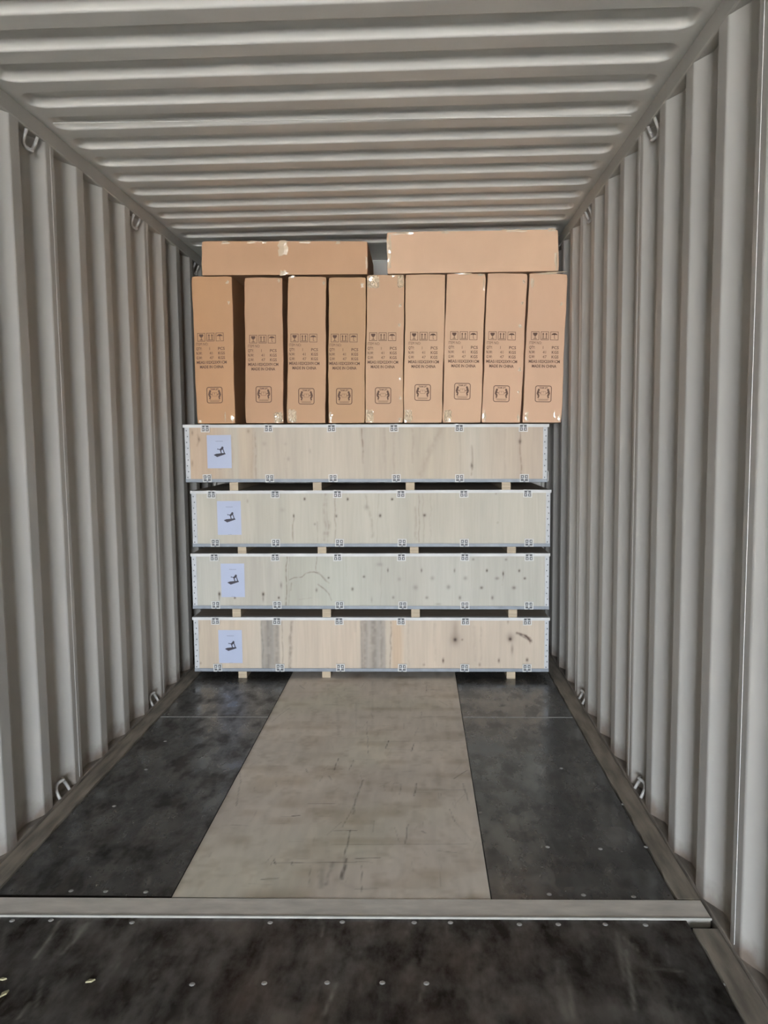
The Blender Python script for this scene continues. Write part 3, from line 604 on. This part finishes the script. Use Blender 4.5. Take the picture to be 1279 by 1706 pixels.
def clip_mesh():
    """a bent sheet-steel tongue clip seen from the front: frame, slots and middle tab"""
    s = MB(); a, b, t = 0.024, 0.021, 0.0045
    for p, q in (((-a, -b), (a, -b)), ((-a, b), (-a * 0.25, b)), ((a * 0.25, b), (a, b))): s.bar(p, q, t, -0.004, 0)
    for x in (-a, a): s.bar((x, -b - t / 2), (x, b + t / 2), t, -0.0045, 0)
    s.bar((0, -b), (0, b * 0.7), t * 1.3, -0.005, 0)
    s.bar((-a * 0.75, b * 0.15), (a * 0.75, b * 0.15), t * 0.8, -0.0035, 0)
    s.box(-0.5 * a - 0.003, -0.5 * a + 0.003, -0.007, 0, -0.6 * b, -0.2 * b); s.box(0.5 * a - 0.003, 0.5 * a + 0.003, -0.007, 0, -0.6 * b, -0.2 * b)
    return s.mesh('clip', M['clip'])
CLIP = clip_mesh()
PLATE = MB().box(-0.019, 0.019, -0.0008, 0.0, -0.017, 0.017).mesh('clip_plate', M['rivet'])

def crate(k, label, x0, x1, bl_, br_, tl_, tr_, base_l, base_r, skids, lab, lid_over, hang, sides):
    """bl_/br_: body bottom at left/right; base_*: what the skids stand on"""
    t = thing('plywood_crate', label, 'crate', (0, YC, 0), 'plywood crates stacked at the end of the container')
    Yb = PANEL_DEPTH
    zb = lambda x: lerp_z(x, bl_, br_); zt = lambda x: lerp_z(x, tl_, tr_)
    # front panel, painted grain
    p = paint_crate(k, x0 + 0.003, x1 - 0.003, 0.0, 1.0) if False else None
    zlo, zhi = min(bl_, br_) + 0.004, max(tl_, tr_) - 0.004
    p = paint_crate(k, x0 + 0.003, x1 - 0.003, zlo, zhi)
    def put(u, v):
        f = (v - zlo) / (zhi - zlo)
        a = bl_ + (br_ - bl_) * (u + 1.1) / 2.2 + 0.003; b = tl_ + (tr_ - tl_) * (u + 1.1) / 2.2 - 0.003
        return np.stack([u, np.full_like(u, 0.0045), a + (b - a) * f], -1)
    face = p.build('veneer_face', M['ply'], None, put)
    def slab(xa, xb, ya, yb, f0, f1, d0=0, d1=0):
        # box whose top/bottom follow the lid or base line
        return [(xa, ya, f0(xa) + d0), (xb, ya, f0(xb) + d0), (xb, yb, f0(xb) + d0), (xa, yb, f0(xa) + d0), (xa, ya, f1(xa) + d1), (xb, ya, f1(xb) + d1), (xb, yb, f1(xb) + d1), (xa, yb, f1(xa) + d1)]
    fp = MB().hexa(slab(x0 + 0.002, x1 - 0.002, 0.005, 0.014, zb, zt, 0.002, -0.002)).build('front_panel', M['ply_plain'], t)
    face.parent = fp
    MB().hexa(slab(x0 + 0.002, x1 - 0.002, Yb - 0.010, Yb - 0.001, zb, zt, 0.010, -0.010)).build('back_panel', M['ply_plain'], t)
    for xa, xb in ((x0 + 0.002, x0 + 0.011), (x1 - 0.011, x1 - 0.002)):
        MB().hexa(slab(xa, xb, 0.015, Yb - 0.011, zb, zt, 0.010, -0.010)).build('side_panel', M['ply_plain'], t)
    MB().hexa(slab(x0 + 0.001, x1 - 0.001, 0.015, Yb - 0.011, zt, zt, -0.0095, 0.0)).build('lid_panel', M['ply_plain'], t)
    MB().hexa(slab(x0 + 0.001, x1 - 0.001, 0.015, Yb - 0.011, zb, zb, 0.0, 0.0095)).build('base_panel', M['ply_dark'], t)
    # steel edging: angles along lid and base, perforated angles up the corners
    lo = lid_over
    s = MB(); xl, xr = x0 - lo, x1 + lo
    s.hexa(slab(xl, xr, -0.0035, -0.002, zt, zt, -0.017, 0.0012)); s.hexa(slab(xl, xr, -0.0035, 0.035, zt, zt, 0.0002, 0.0014))
    s.build('lid_edging', M['galv_lid'], t)
    s = MB(); s.hexa(slab(x0, x1, -0.002, -0.0005, zb, zb, -0.0012, 0.019)); s.hexa(slab(x0, x1, -0.002, 0.035, zb, zb, -0.0013, -0.0001))
    s.build('base_edging', M['galv_dull'], t)
    for xa, xb in ((x0, x0 + 0.030), (x1 - 0.026, x1)):
        s = MB(); s.hexa(slab(xa, xb, 0.001, 0.0025, zb, zt, 0.0, 0.0))
        xo = xa if xa == x0 else xb - 0.0012
        s.hexa(slab(xo, xo + 0.0012, 0.001, 0.035, zb, zt, 0.0, 0.0))
        ce = s.build('corner_edging', M['galv'], t)
        s = MB()
        for i in range(9):
            z = zb(xa) + (zt(xa) - zb(xa)) * (i + 0.8) / 9.8; xm = (xa + xb) / 2 + (0.003 if i % 2 else -0.003)
            s.box(xm - 0.0028, xm + 0.0028, -0.0006, 0.001, z - 0.0035, z + 0.0035)
        r = s.build('nail_heads', M['rivet'], ce); r['kind'] = 'stuff'
    for i in range(6):
        for up in (True, False):
            x = (-0.953 if k != '1' else -0.985) + 0.3785 * i + rng.uniform(-0.006, 0.006) + (0.0 if up else 0.004)
            z = (zt(x) - 0.021) if up else (zb(x) + 0.024)
            if True:
                bk = link('clip_plate', PLATE, t, (x, -0.0040 if up else -0.0022, z))
            c = link('clip', CLIP, t, (x, -0.0042 if up else -0.0026, z)); c.rotation_euler = (0, rng.uniform(-0.05, 0.05) + (0 if up else math.pi), 0)
    for (x, front) in skids:
        w = 0.026
        bz = lambda q: lerp_z(q, base_l, base_r)
        MB().hexa([(x - w, front, bz(x - w)), (x + w, front, bz(x + w)), (x + w, Yb, bz(x + w)), (x - w, Yb, bz(x - w)),
                   (x - w, front, zb(x - w) - 0.0015), (x + w, front, zb(x + w) - 0.0015), (x + w, Yb, zb(x + w) - 0.0015), (x - w, Yb, zb(x - w) - 0.0015)]).build('skid', M['skid'], t)
    if hang:      # loose bits of steel strap hanging at the lower right corner
        s = MB(); s.tube([(x1 - 0.010, -0.006, zb(x1) + 0.075), (x1 + 0.004, -0.010, zb(x1) + 0.06), (x1 + 0.003, -0.010, zb(x1) + 0.005)], 0.002, 6)
        s.build('bent_strap', M['clip'], t)
    paper_label(*lab, -0.0 + 0.004, t)
    return t

crate('4', 'bottom plywood crate of the stack with grey streaked wood and a brown gouge at right', -1.097, 1.068, 0.041, 0.044, 0.380, 0.376, 0.0, 0.0,
      [(-0.800, 0.001), (-0.282, 0.001), (0.262, 0.16), (0.842, 0.001)], (-0.945, -0.799, 0.092, 0.299), 0.005, False, None)
crate('3', 'second plywood crate from the bottom, with rows of dark knots and a vertical joint', -1.096, 1.067, 0.434, 0.427, 0.773, 0.766, 0.3815, 0.3775,
      [(-0.827, 0.001), (-0.274, 0.001), (0.266, 0.001), (0.851, 0.001)], (-0.918, -0.773, 0.504, 0.711), 0.004, False, None)
crate('2', 'third plywood crate from the bottom, pale, small knots near centre and plain right third', -1.084, 1.070, 0.816, 0.807, 1.156, 1.146, 0.7745, 0.7675,
      [(-0.783, 0.001), (-0.296, 0.001), (0.261, 0.001), (0.842, 0.001)], (-0.929, -0.784, 0.887, 1.093), 0.005, False, None)
crate('1', 'top plywood crate of the stack, pinkish wood, cartons standing on it', -1.113, 1.050, 1.209, 1.192, 1.553, 1.533, 1.1575, 1.1475,
      [(-0.822, 0.001), (-0.318, 0.001), (0.239, 0.001), (0.809, 0.001)], (-0.979, -0.832, 1.291, 1.490), 0.008, True, None)

# ------------------------------------------------------------ cartons
TEXT_CACHE = {}
def text_mesh(body, size, align='LEFT', thick=0.0):
    cu = bpy.data.curves.new('lettering', 'FONT'); cu.body = body; cu.size = size; cu.align_x = align
    cu.resolution_u = 2; cu.offset = thick; cu.extrude = 0.0002
    o = bpy.data.objects.new('lettering', cu); C.objects.link(o)
    bpy.context.view_layer.update()
    me = bpy.data.meshes.new_from_object(o.evaluated_get(bpy.context.evaluated_depsgraph_get()))
    v = np.array([tuple(q.co) for q in me.vertices]); f = [tuple(pp.vertices) for pp in me.polygons]
    bpy.data.objects.remove(o); bpy.data.curves.remove(cu); bpy.data.meshes.remove(me)
    return v, f
def add_text(s, body, size, x, z, width=None, align='LEFT', thick=0.0004):
    v, f = text_mesh(body, size, 'LEFT', thick)
    w = v[:, 0].max() - v[:, 0].min(); k = (width / w) if width else 1.0
    x0 = v[:, 0].min()
    if align == 'CENTER': x -= w * k / 2
    n = len(s.v)
    s.v += [(x + (q[0] - x0) * k, -q[2] - 0.0004, z + q[1]) for q in v]
    s.f += [tuple(n + i for i in t) for t in f]

def frame(s, x0, x1, z0, z1, w):
    s.bar((x0, z0), (x1, z0), w, -0.0006, 0); s.bar((x0, z1), (x1, z1), w, -0.0006, 0)
    s.bar((x0, z0 - w / 2), (x0, z1 + w / 2), w, -0.0007, 0); s.bar((x1, z0 - w / 2), (x1, z1 + w / 2), w, -0.0007, 0)

# handling symbols: fragile glass, two arrows up, umbrella. Origin: top left of the first frame
s = MB(); ft = 0.0026
for i in range(3):
    a = i * 0.0555; frame(s, a + 0.001, a + 0.045, -0.047, -0.001, ft)
c = 0.023
s.prism_y([(c - 0.0125, -0.007), (c - 0.012, -0.016), (c - 0.006, -0.024), (c, -0.026), (c + 0.006, -0.024), (c + 0.012, -0.016), (c + 0.0125, -0.007)], -0.0007, 0)
s.bar((c, -0.024), (c, -0.040), 0.0035, -0.0008, 0); s.bar((c - 0.010, -0.0405), (c + 0.010, -0.0405), 0.003, -0.0009, 0)
for dx in (-0.009, 0.009):
    c = 0.0555 + 0.023 + dx
    s.bar((c, -0.038), (c, -0.013), 0.0042, -0.0007, 0); s.prism_y([(c - 0.006, -0.016), (c + 0.006, -0.016), (c, -0.006)], -0.0008, 0)
s.bar((0.0555 + 0.006, -0.0405), (0.0555 + 0.040, -0.0405), 0.003, -0.0009, 0)
c = 0.111 + 0.023
s.prism_y([(c - 0.017, -0.020)] + [(c + 0.017 * math.cos(t), -0.020 + 0.012 * math.sin(t)) for t in [math.pi * (1 - i / 8) for i in range(1, 8)]] + [(c + 0.017, -0.020), (c + 0.008, -0.0175), (c, -0.020), (c - 0.008, -0.0175)], -0.0007, 0)
s.bar((c, -0.018), (c, -0.038), 0.0026, -0.0008, 0); s.bar((c, -0.039), (c + 0.006, -0.039), 0.0026, -0.0009, 0)
SYMBOLS = s.mesh('handling_symbols', M['ink_brown'])

# text block; origin: top left of the symbols
s = MB(); R0 = -0.0725; RP_ = 0.0268; SZ = 0.0235
add_text(s, 'ITEM NO:', SZ, -0.009, R0, 0.072, thick=0.0)
for i, (a, b, c_) in enumerate((('QTY:', '1', 'PCS'), ('N.W:', '41', 'KGS'), ('G.W:', '47', 'KGS'))):
    z = R0 - RP_ * (i + 1)
    add_text(s, a, SZ, -0.009, z, 0.034); add_text(s, b, SZ, 0.070, z, None, thick=0.0); add_text(s, c_, SZ, 0.122, z, 0.040)
add_text(s, 'MEAS:102X23X91CM', SZ, -0.009, R0 - RP_ * 4, 0.180, thick=0.0006)
add_text(s, 'MADE IN CHINA', SZ, 0.081, R0 - RP_ * 5, 0.142, 'CENTER', thick=0.0006)
LETTERS = s.mesh('printed_text', M['ink_brown'])

# team-lift emblem: rounded square, two bent figures lifting a box between them
s = MB(); h, r_, w = 0.046, 0.011, 0.0042
pts = []
for cx_, cz_, a0 in ((h - r_, h - r_, 0), (-h + r_, h - r_, 90), (-h + r_, -h + r_, 180), (h - r_, -h + r_, 270)):
    pts += [(cx_ + r_ * math.cos(math.radians(a0 + t)), cz_ + r_ * math.sin(math.radians(a0 + t))) for t in (0, 22, 45, 68, 90)]
for i in range(len(pts)): s.bar(pts[i], pts[(i + 1) % len(pts)], w, -0.0006 - 0.00001 * i, 0)
for sg in (-1, 1):
    s.prism_y([(sg * 0.027 + 0.0062 * math.cos(t), 0.023 + 0.0068 * math.sin(t)) for t in [i * math.pi / 4 for i in range(8)]], -0.0007, 0)
    for (a, b, ww) in (((0.029, 0.018), (0.034, -0.002), 0.0115), ((0.034, -0.002), (0.025, -0.010), 0.0105), ((0.025, -0.010), (0.031, -0.023), 0.0075),
                       ((0.031, -0.023), (0.025, -0.0245), 0.003), ((0.030, 0.012), (0.022, 0.004), 0.004), ((0.022, 0.004), (0.014, 0.004), 0.0035)):
        s.bar((sg * a[0], a[1]), (sg * b[0], b[1]), ww, -0.0008, 0)
frame(s, -0.014, 0.014, -0.006, 0.014, 0.0014)
s.bar((0, 0.014), (0, 0.004), 0.0014, -0.0009, 0)
add_text(s, 'TEAM LIFT', 0.0135, 0, 0.030, 0.050, 'CENTER', thick=0.0003)
s.bar((-0.033, -0.031), (0.033, -0.031), 0.0016, -0.0009, 0)
s.bar((-0.028, -0.0365), (0.028, -0.0365), 0.0020, -0.0009, 0)
EMBLEM = s.mesh('lift_emblem', M['ink_brown'])

def tape_patch(x0, x1, z0, z1, y, parent, seed, amp=0.0035, n=(7, 7), wrap=False):
    """a crumpled flap of clear tape on the face"""
    r = np.random.RandomState(seed); s = MB(); a, b = n
    tiny = a <= 3 and b <= 3
    if tiny: a, b = 3, 4
    for i in range(a + 1):
        for j in range(b + 1):
            e = min(i, a - i, j, b - j) == 0
            jx, jz = (r.uniform(-1, 1, 2) * (0.45 if e else 0.4))
            u, v = (i + jx) / a, (j + jz) / b
            if tiny: u = 0.5 + (u - 0.5) * (0.35 + 0.65 * abs(math.sin(3 * v + seed)))
            s.v.append((x0 + (x1 - x0) * u, y - (0.0006 if e else r.uniform(0.0006, amp)), z0 + (z1 - z0) * v))
    for i in range(a):
        for j in range(b):
            q = i * (b + 1) + j
            if min(i, a - 1 - i) == 0 and min(j, b - 1 - j) == 0 and r.rand() < 0.6: continue
            if r.rand() < 0.5: s.f += [(q, q + b + 1, q + b + 2), (q, q + b + 2, q + 1)]
            else: s.f += [(q, q + b + 1, q + 1), (q + 1, q + b + 1, q + b + 2)]
    return s.build('packing_tape', M['tape'], parent)

def carton_body(c, y, depth, mat, seed, parent, bulge=0.003):
    """c: TL, TR, BL, BR corners (x, z) of the front face"""
    TL, TR, BL, BR = [np.array(q, float) for q in c]
    r = np.random.RandomState(seed)
    wd = np.linalg.norm(TR - TL); ht = np.linalg.norm(TL - BL)
    nu = max(4, int(wd / 0.03)); nv = max(4, int(ht / 0.03)); nd = 6
    bm = bmesh.new(); vs = {}
    def P(u, v, d):
        q = (BL * (1 - u) + BR * u) * (1 - v) + (TL * (1 - u) + TR * u) * v
        return Vector((q[0], y + depth * d, q[1]))
    for i in range(nu + 1):
        for j in range(nv + 1):
            for k in range(nd + 1):
                if 0 < i < nu and 0 < j < nv and 0 < k < nd: continue
                vs[i, j, k] = bm.verts.new(P(i / nu, j / nv, k / nd))
    def quad(a, b, c_, d): bm.faces.new([vs[a], vs[b], vs[c_], vs[d]])
    for i in range(nu):
        for j in range(nv):
            quad((i, j, 0), (i + 1, j, 0), (i + 1, j + 1, 0), (i, j + 1, 0)); quad((i, j, nd), (i, j + 1, nd), (i + 1, j + 1, nd), (i + 1, j, nd))
    for j in range(nv):
        for k in range(nd):
            quad((0, j, k), (0, j + 1, k), (0, j + 1, k + 1), (0, j, k + 1)); quad((nu, j, k), (nu, j, k + 1), (nu, j + 1, k + 1), (nu, j + 1, k))
    for i in range(nu):
        for k in range(nd):
            quad((i, 0, k), (i, 0, k + 1), (i + 1, 0, k + 1), (i + 1, 0, k)); quad((i, nv, k), (i + 1, nv, k), (i + 1, nv, k + 1), (i, nv, k + 1))
    # soft corners and slightly wavy faces
    ph = r.uniform(0, 6.28, 4)
    for (i, j, k), v in vs.items():
        u_, v_, d_ = i / nu, j / nv, k / nd
        if k == 0 and 0 < i < nu and 0 < j < nv:
            v.co.y -= bulge * (0.5 + 0.5 * math.sin(3 * u_ + 4 * v_ + ph[0])) * min(1, 4 * min(u_, 1 - u_)) * min(1, 6 * min(v_, 1 - v_))
        if i in (0, nu) and 0 < j < nv: v.co.x += (0.0016 * math.sin(9 * v_ + ph[1]) + 0.0007 * math.sin(31 * v_ + ph[2]))
        if j == nv and 0 < i < nu: v.co.z -= 0.0018 * abs(math.sin(5 * u_ + ph[3]))
    for corner in ((0, 0, 0), (nu, 0, 0), (0, nv, 0), (nu, nv, 0)):
        v = vs[corner]; v.co.y += 0.006; v.co.x += 0.002 if corner[0] == 0 else -0.002; v.co.z += 0.0008 if corner[1] == 0 else -0.003
    me = bpy.data.meshes.new('carton_body'); bm.normal_update(); bm.to_mesh(me); bm.free()
    me.materials.append(mat)
    me.polygons.foreach_set('use_smooth', [True] * len(me.polygons))
    o = link('carton_body', me, parent)
    mo = o.modifiers.new('bevel', 'BEVEL'); mo.width = 0.0035; mo.segments = 2; mo.limit_method = 'ANGLE'; mo.angle_limit = math.radians(50); mo.harden_normals = True
    return o

STAND = [ # TL, TR, BL, BR, colour, icons (x,z), emblem (x,z), label
 ((-1.043, 2.425), (-0.801, 2.421), (-1.036, 1.560), (-0.806, 1.558), (0.46, 0.255, 0.130), (-1.017, 2.093), (-0.924, 1.728), 'leftmost standing carton, orange brown, beside the left wall with a dark gap on its right'),
 ((-0.726, 2.412), (-0.501, 2.408), (-0.742, 1.559), (-0.513, 1.556), (0.46, 0.27, 0.155), (-0.705, 2.077), (-0.628, 1.728), 'second standing carton from the left, between two dark gaps, tape patch at lower right'),
 ((-0.469, 2.413), (-0.243, 2.409), (-0.493, 1.557), (-0.262, 1.554), (0.47, 0.28, 0.16), (-0.459, 2.080), (-0.373, 1.714), 'third standing carton from the left, bright tape patch at its lower left corner'),
 ((-0.229, 2.404), (-0.010, 2.401), (-0.246, 1.554), (-0.029, 1.552), (0.46, 0.275, 0.15), (-0.221, 2.076), (-0.148, 1.711), 'fourth standing carton from the left, under the right end of the left lying carton'),
 ((-0.003, 2.413), (0.214, 2.410), (-0.026, 1.552), (0.199, 1.550), (0.51, 0.32, 0.195), (0.006, 2.080), (0.083, 1.712), 'middle standing carton with crumpled tape on both upper corners, below the gap above'),
 ((0.222, 2.411), (0.454, 2.409), (0.202, 1.550), (0.430, 1.548), (0.56, 0.36, 0.225), (0.246, 2.079), (0.317, 1.727), 'fourth standing carton from the right, with plain top corners and tape at lower left'),
 ((0.460, 2.411), (0.686, 2.408), (0.433, 1.548), (0.659, 1.546), (0.575, 0.37, 0.235), (0.481, 2.079), (0.550, 1.731), 'third standing carton from the right, emblem placed higher than its neighbours'),
 ((0.697, 2.411), (0.928, 2.403), (0.664, 1.546), (0.892, 1.543), (0.575, 0.365, 0.235), (0.704, 2.075), (0.779, 1.714), 'second standing carton from the right, wavy creased right edge'),
 ((0.938, 2.406), (1.157, 2.396), (0.902, 1.543), (1.130, 1.541), (0.565, 0.36, 0.235), (0.951, 2.071), (1.023, 1.710), 'rightmost standing carton, leaning against the right wall'),
]
PATCH = { # patches relative to a corner: corner, dx0, dx1, dz0, dz1
 0: [('BR', -0.028, -0.004, 0.004, 0.055), ('TR', -0.036, -0.016, -0.045, -0.022), ('TR', -0.030, -0.016, -0.165, -0.145), ('BR', -0.062, -0.054, 0.010, 0.070), ('BL', 0.01, 0.03, 0.006, 0.02)],
 1: [('BR', -0.056, -0.004, 0.004, 0.066), ('TR', -0.03, -0.012, -0.03, -0.006)],
 2: [('BL', 0.008, 0.056, 0.004, 0.080), ('TR', -0.02, -0.006, -0.05, -0.025), ('TL', 0.002, 0.055, -0.012, 0.004)],
 3: [('TR', -0.036, -0.010, -0.060, -0.035), ('BL', 0.004, 0.026, 0.004, 0.07)],
 4: [('TL', 0.002, 0.070, -0.078, -0.006), ('TR', -0.040, -0.004, -0.075, -0.006), ('BL', 0.006, 0.050, 0.006, 0.076), ('TR', -0.03, -0.012, -0.185, -0.165), ('TR', -0.034, -0.016, -0.300, -0.282), ('BR', -0.03, -0.012, 0.25, 0.272), ('BR', -0.026, -0.010, 0.14, 0.158), ('BR', -0.026, -0.008, 0.006, 0.03), ('TL', 0.13, 0.17, -0.014, -0.004)],
 5: [('BL', 0.006, 0.050, 0.006, 0.076)],
 6: [('BL', 0.008, 0.052, 0.006, 0.076), ('TR', -0.014, -0.003, -0.10, -0.03), ('TL', 0.05, 0.15, -0.010, 0.002), ('TR', -0.05, -0.005, -0.015, -0.002)],
 7: [('BL', 0.004, 0.024, 0.006, 0.07), ('TR', -0.030, -0.010, -0.060, -0.038), ('TR', -0.034, -0.014, -0.18, -0.16), ('TR', -0.040, -0.018, -0.31, -0.288), ('BR', -0.03, -0.010, 0.30, 0.32), ('BR', -0.03, -0.012, 0.17, 0.19), ('BR', -0.022, -0.008, 0.01, 0.05)],
 8: [('BR', -0.024, -0.004, 0.008, 0.05), ('BR', -0.048, -0.038, 0.02, 0.08), ('BL', 0.012, 0.034, 0.01, 0.06), ('TL', 0.01, 0.03, -0.10, -0.03), ('TR', -0.035, -0.018, -0.18, -0.16), ('TL', 0.03, 0.20, -0.012, 0.002)],
}
DEEP = 0.62
for i, (TL, TR, BL, BR, col, ic, em, lb) in enumerate(STAND):
    y = YC + 0.006 + (0.004, 0.0, 0.002, 0.003, 0.0, 0.002, 0.0, 0.001, 0.0)[i]
    t = thing('cardboard_carton', lb, 'carton', ((BL[0] + BR[0]) / 2, y, (BL[1] + BR[1]) / 2), 'cardboard cartons standing on the top crate')
    ox, oz = t.location.x, t.location.z
    L = [(q[0] - ox, q[1] - oz) for q in (TL, TR, BL, BR)]
    carton_body(L, 0.0, DEEP, card('cardboard', col + (1,)), 100 + i, t)
    lean = math.atan2((TL[0] + TR[0] - BL[0] - BR[0]) / 2, TL[1] - BL[1])
    for nm, dat, (px, pz) in (('handling_symbols', SYMBOLS, ic), ('printed_text', LETTERS, ic), ('lift_emblem', EMBLEM, em)):
        o = link(nm, dat, t, (px - ox, -0.0040, pz - oz)); o.rotation_euler = (0, lean * 0.8, 0)
    cor = dict(TL=L[0], TR=L[1], BL=L[2], BR=L[3])
    for j, (cn, a, b, c_, d) in enumerate(PATCH[i]):
        q = cor[cn]; hgt = (c_ + d) / 2 if cn[0] == 'B' else (c_ + d) / 2
        sx = lean * hgt
        big = (b - a) > 0.035 and (d - c_) > 0.03
        tape_patch(q[0] + a + sx, q[0] + b + sx, q[1] + c_, q[1] + d, -0.0035, t, i * 31 + j, 0.011 if big else 0.004, (8, 9) if big else (3, 3))

for i, (TL, TR, BL, BR, col, lb) in enumerate((
    ((-0.975, 2.626), (0.001, 2.606), (-0.980, 2.428), (-0.001, 2.416), (0.49, 0.29, 0.165), 'left one of two cartons lying on top, with a strip of tape at its middle'),
    ((0.114, 2.655), (1.102, 2.648), (0.115, 2.416), (1.108, 2.413), (0.60, 0.395, 0.26), 'right one of two cartons lying on top, paler and higher, almost touching the roof'))):
    y = YC + 0.008
    t = thing('cardboard_carton', lb, 'carton', ((BL[0] + BR[0]) / 2, y, (BL[1] + BR[1]) / 2), 'cardboard cartons lying on the standing ones')
    ox, oz = t.location.x, t.location.z
    L = [(q[0] - ox, q[1] - oz) for q in (TL, TR, BL, BR)]
    carton_body(L, 0.0, DEEP, card('cardboard', col + (1,)), 200 + i, t, 0.003)
    TLl, TRl, BLl, BRl = L
    if i == 0:
        tape_patch(TLl[0] + 0.455, TLl[0] + 0.505, TLl[1] - 0.095, TLl[1] - 0.010, -0.0035, t, 300, 0.0022, (3, 6))
        tape_patch(TLl[0] + 0.46, TLl[0] + 0.51, BLl[1] - 0.012, BLl[1] + 0.018, -0.0035, t, 301, 0.003, (4, 3))
        for a, b in ((0.12, 0.17), (0.27, 0.33), (0.34, 0.40), (0.58, 0.66), (0.78, 0.83)): tape_patch(TLl[0] + a, TLl[0] + b, TLl[1] - 0.016 - a * 0.02, TLl[1] - 0.002 - a * 0.02, -0.0025, t, int(a * 900), 0.003, (4, 2))
        tape_patch(TRl[0] - 0.012, TRl[0] - 0.002, BRl[1] + 0.02, TRl[1] - 0.08, -0.002, t, 330, 0.002, (2, 8))
    else:
        for a, b in ((0.03, 0.18), (0.31, 0.36), (0.66, 0.80), (0.93, 0.985)): tape_patch(TLl[0] + a, TLl[0] + b, TLl[1] - 0.018, TLl[1] - 0.003, -0.0025, t, int(a * 700) + 9, 0.004, (6, 2))
        tape_patch(TLl[0] + 0.004, TLl[0] + 0.024, BLl[1] + 0.01, TLl[1] - 0.02, -0.0025, t, 340, 0.004, (2, 10))
        tape_patch(TRl[0] - 0.020, TRl[0] - 0.006, BRl[1] + 0.008, BRl[1] + 0.12, -0.0025, t, 341, 0.004, (2, 7))

# ------------------------------------------------------------ yard outside the open door
g = MB().box(-30, 30, -40, Y0 - 0.25, -1.35, -1.25).build('ground', M['ground'])
structure(g, 'concrete yard outside the open container door')
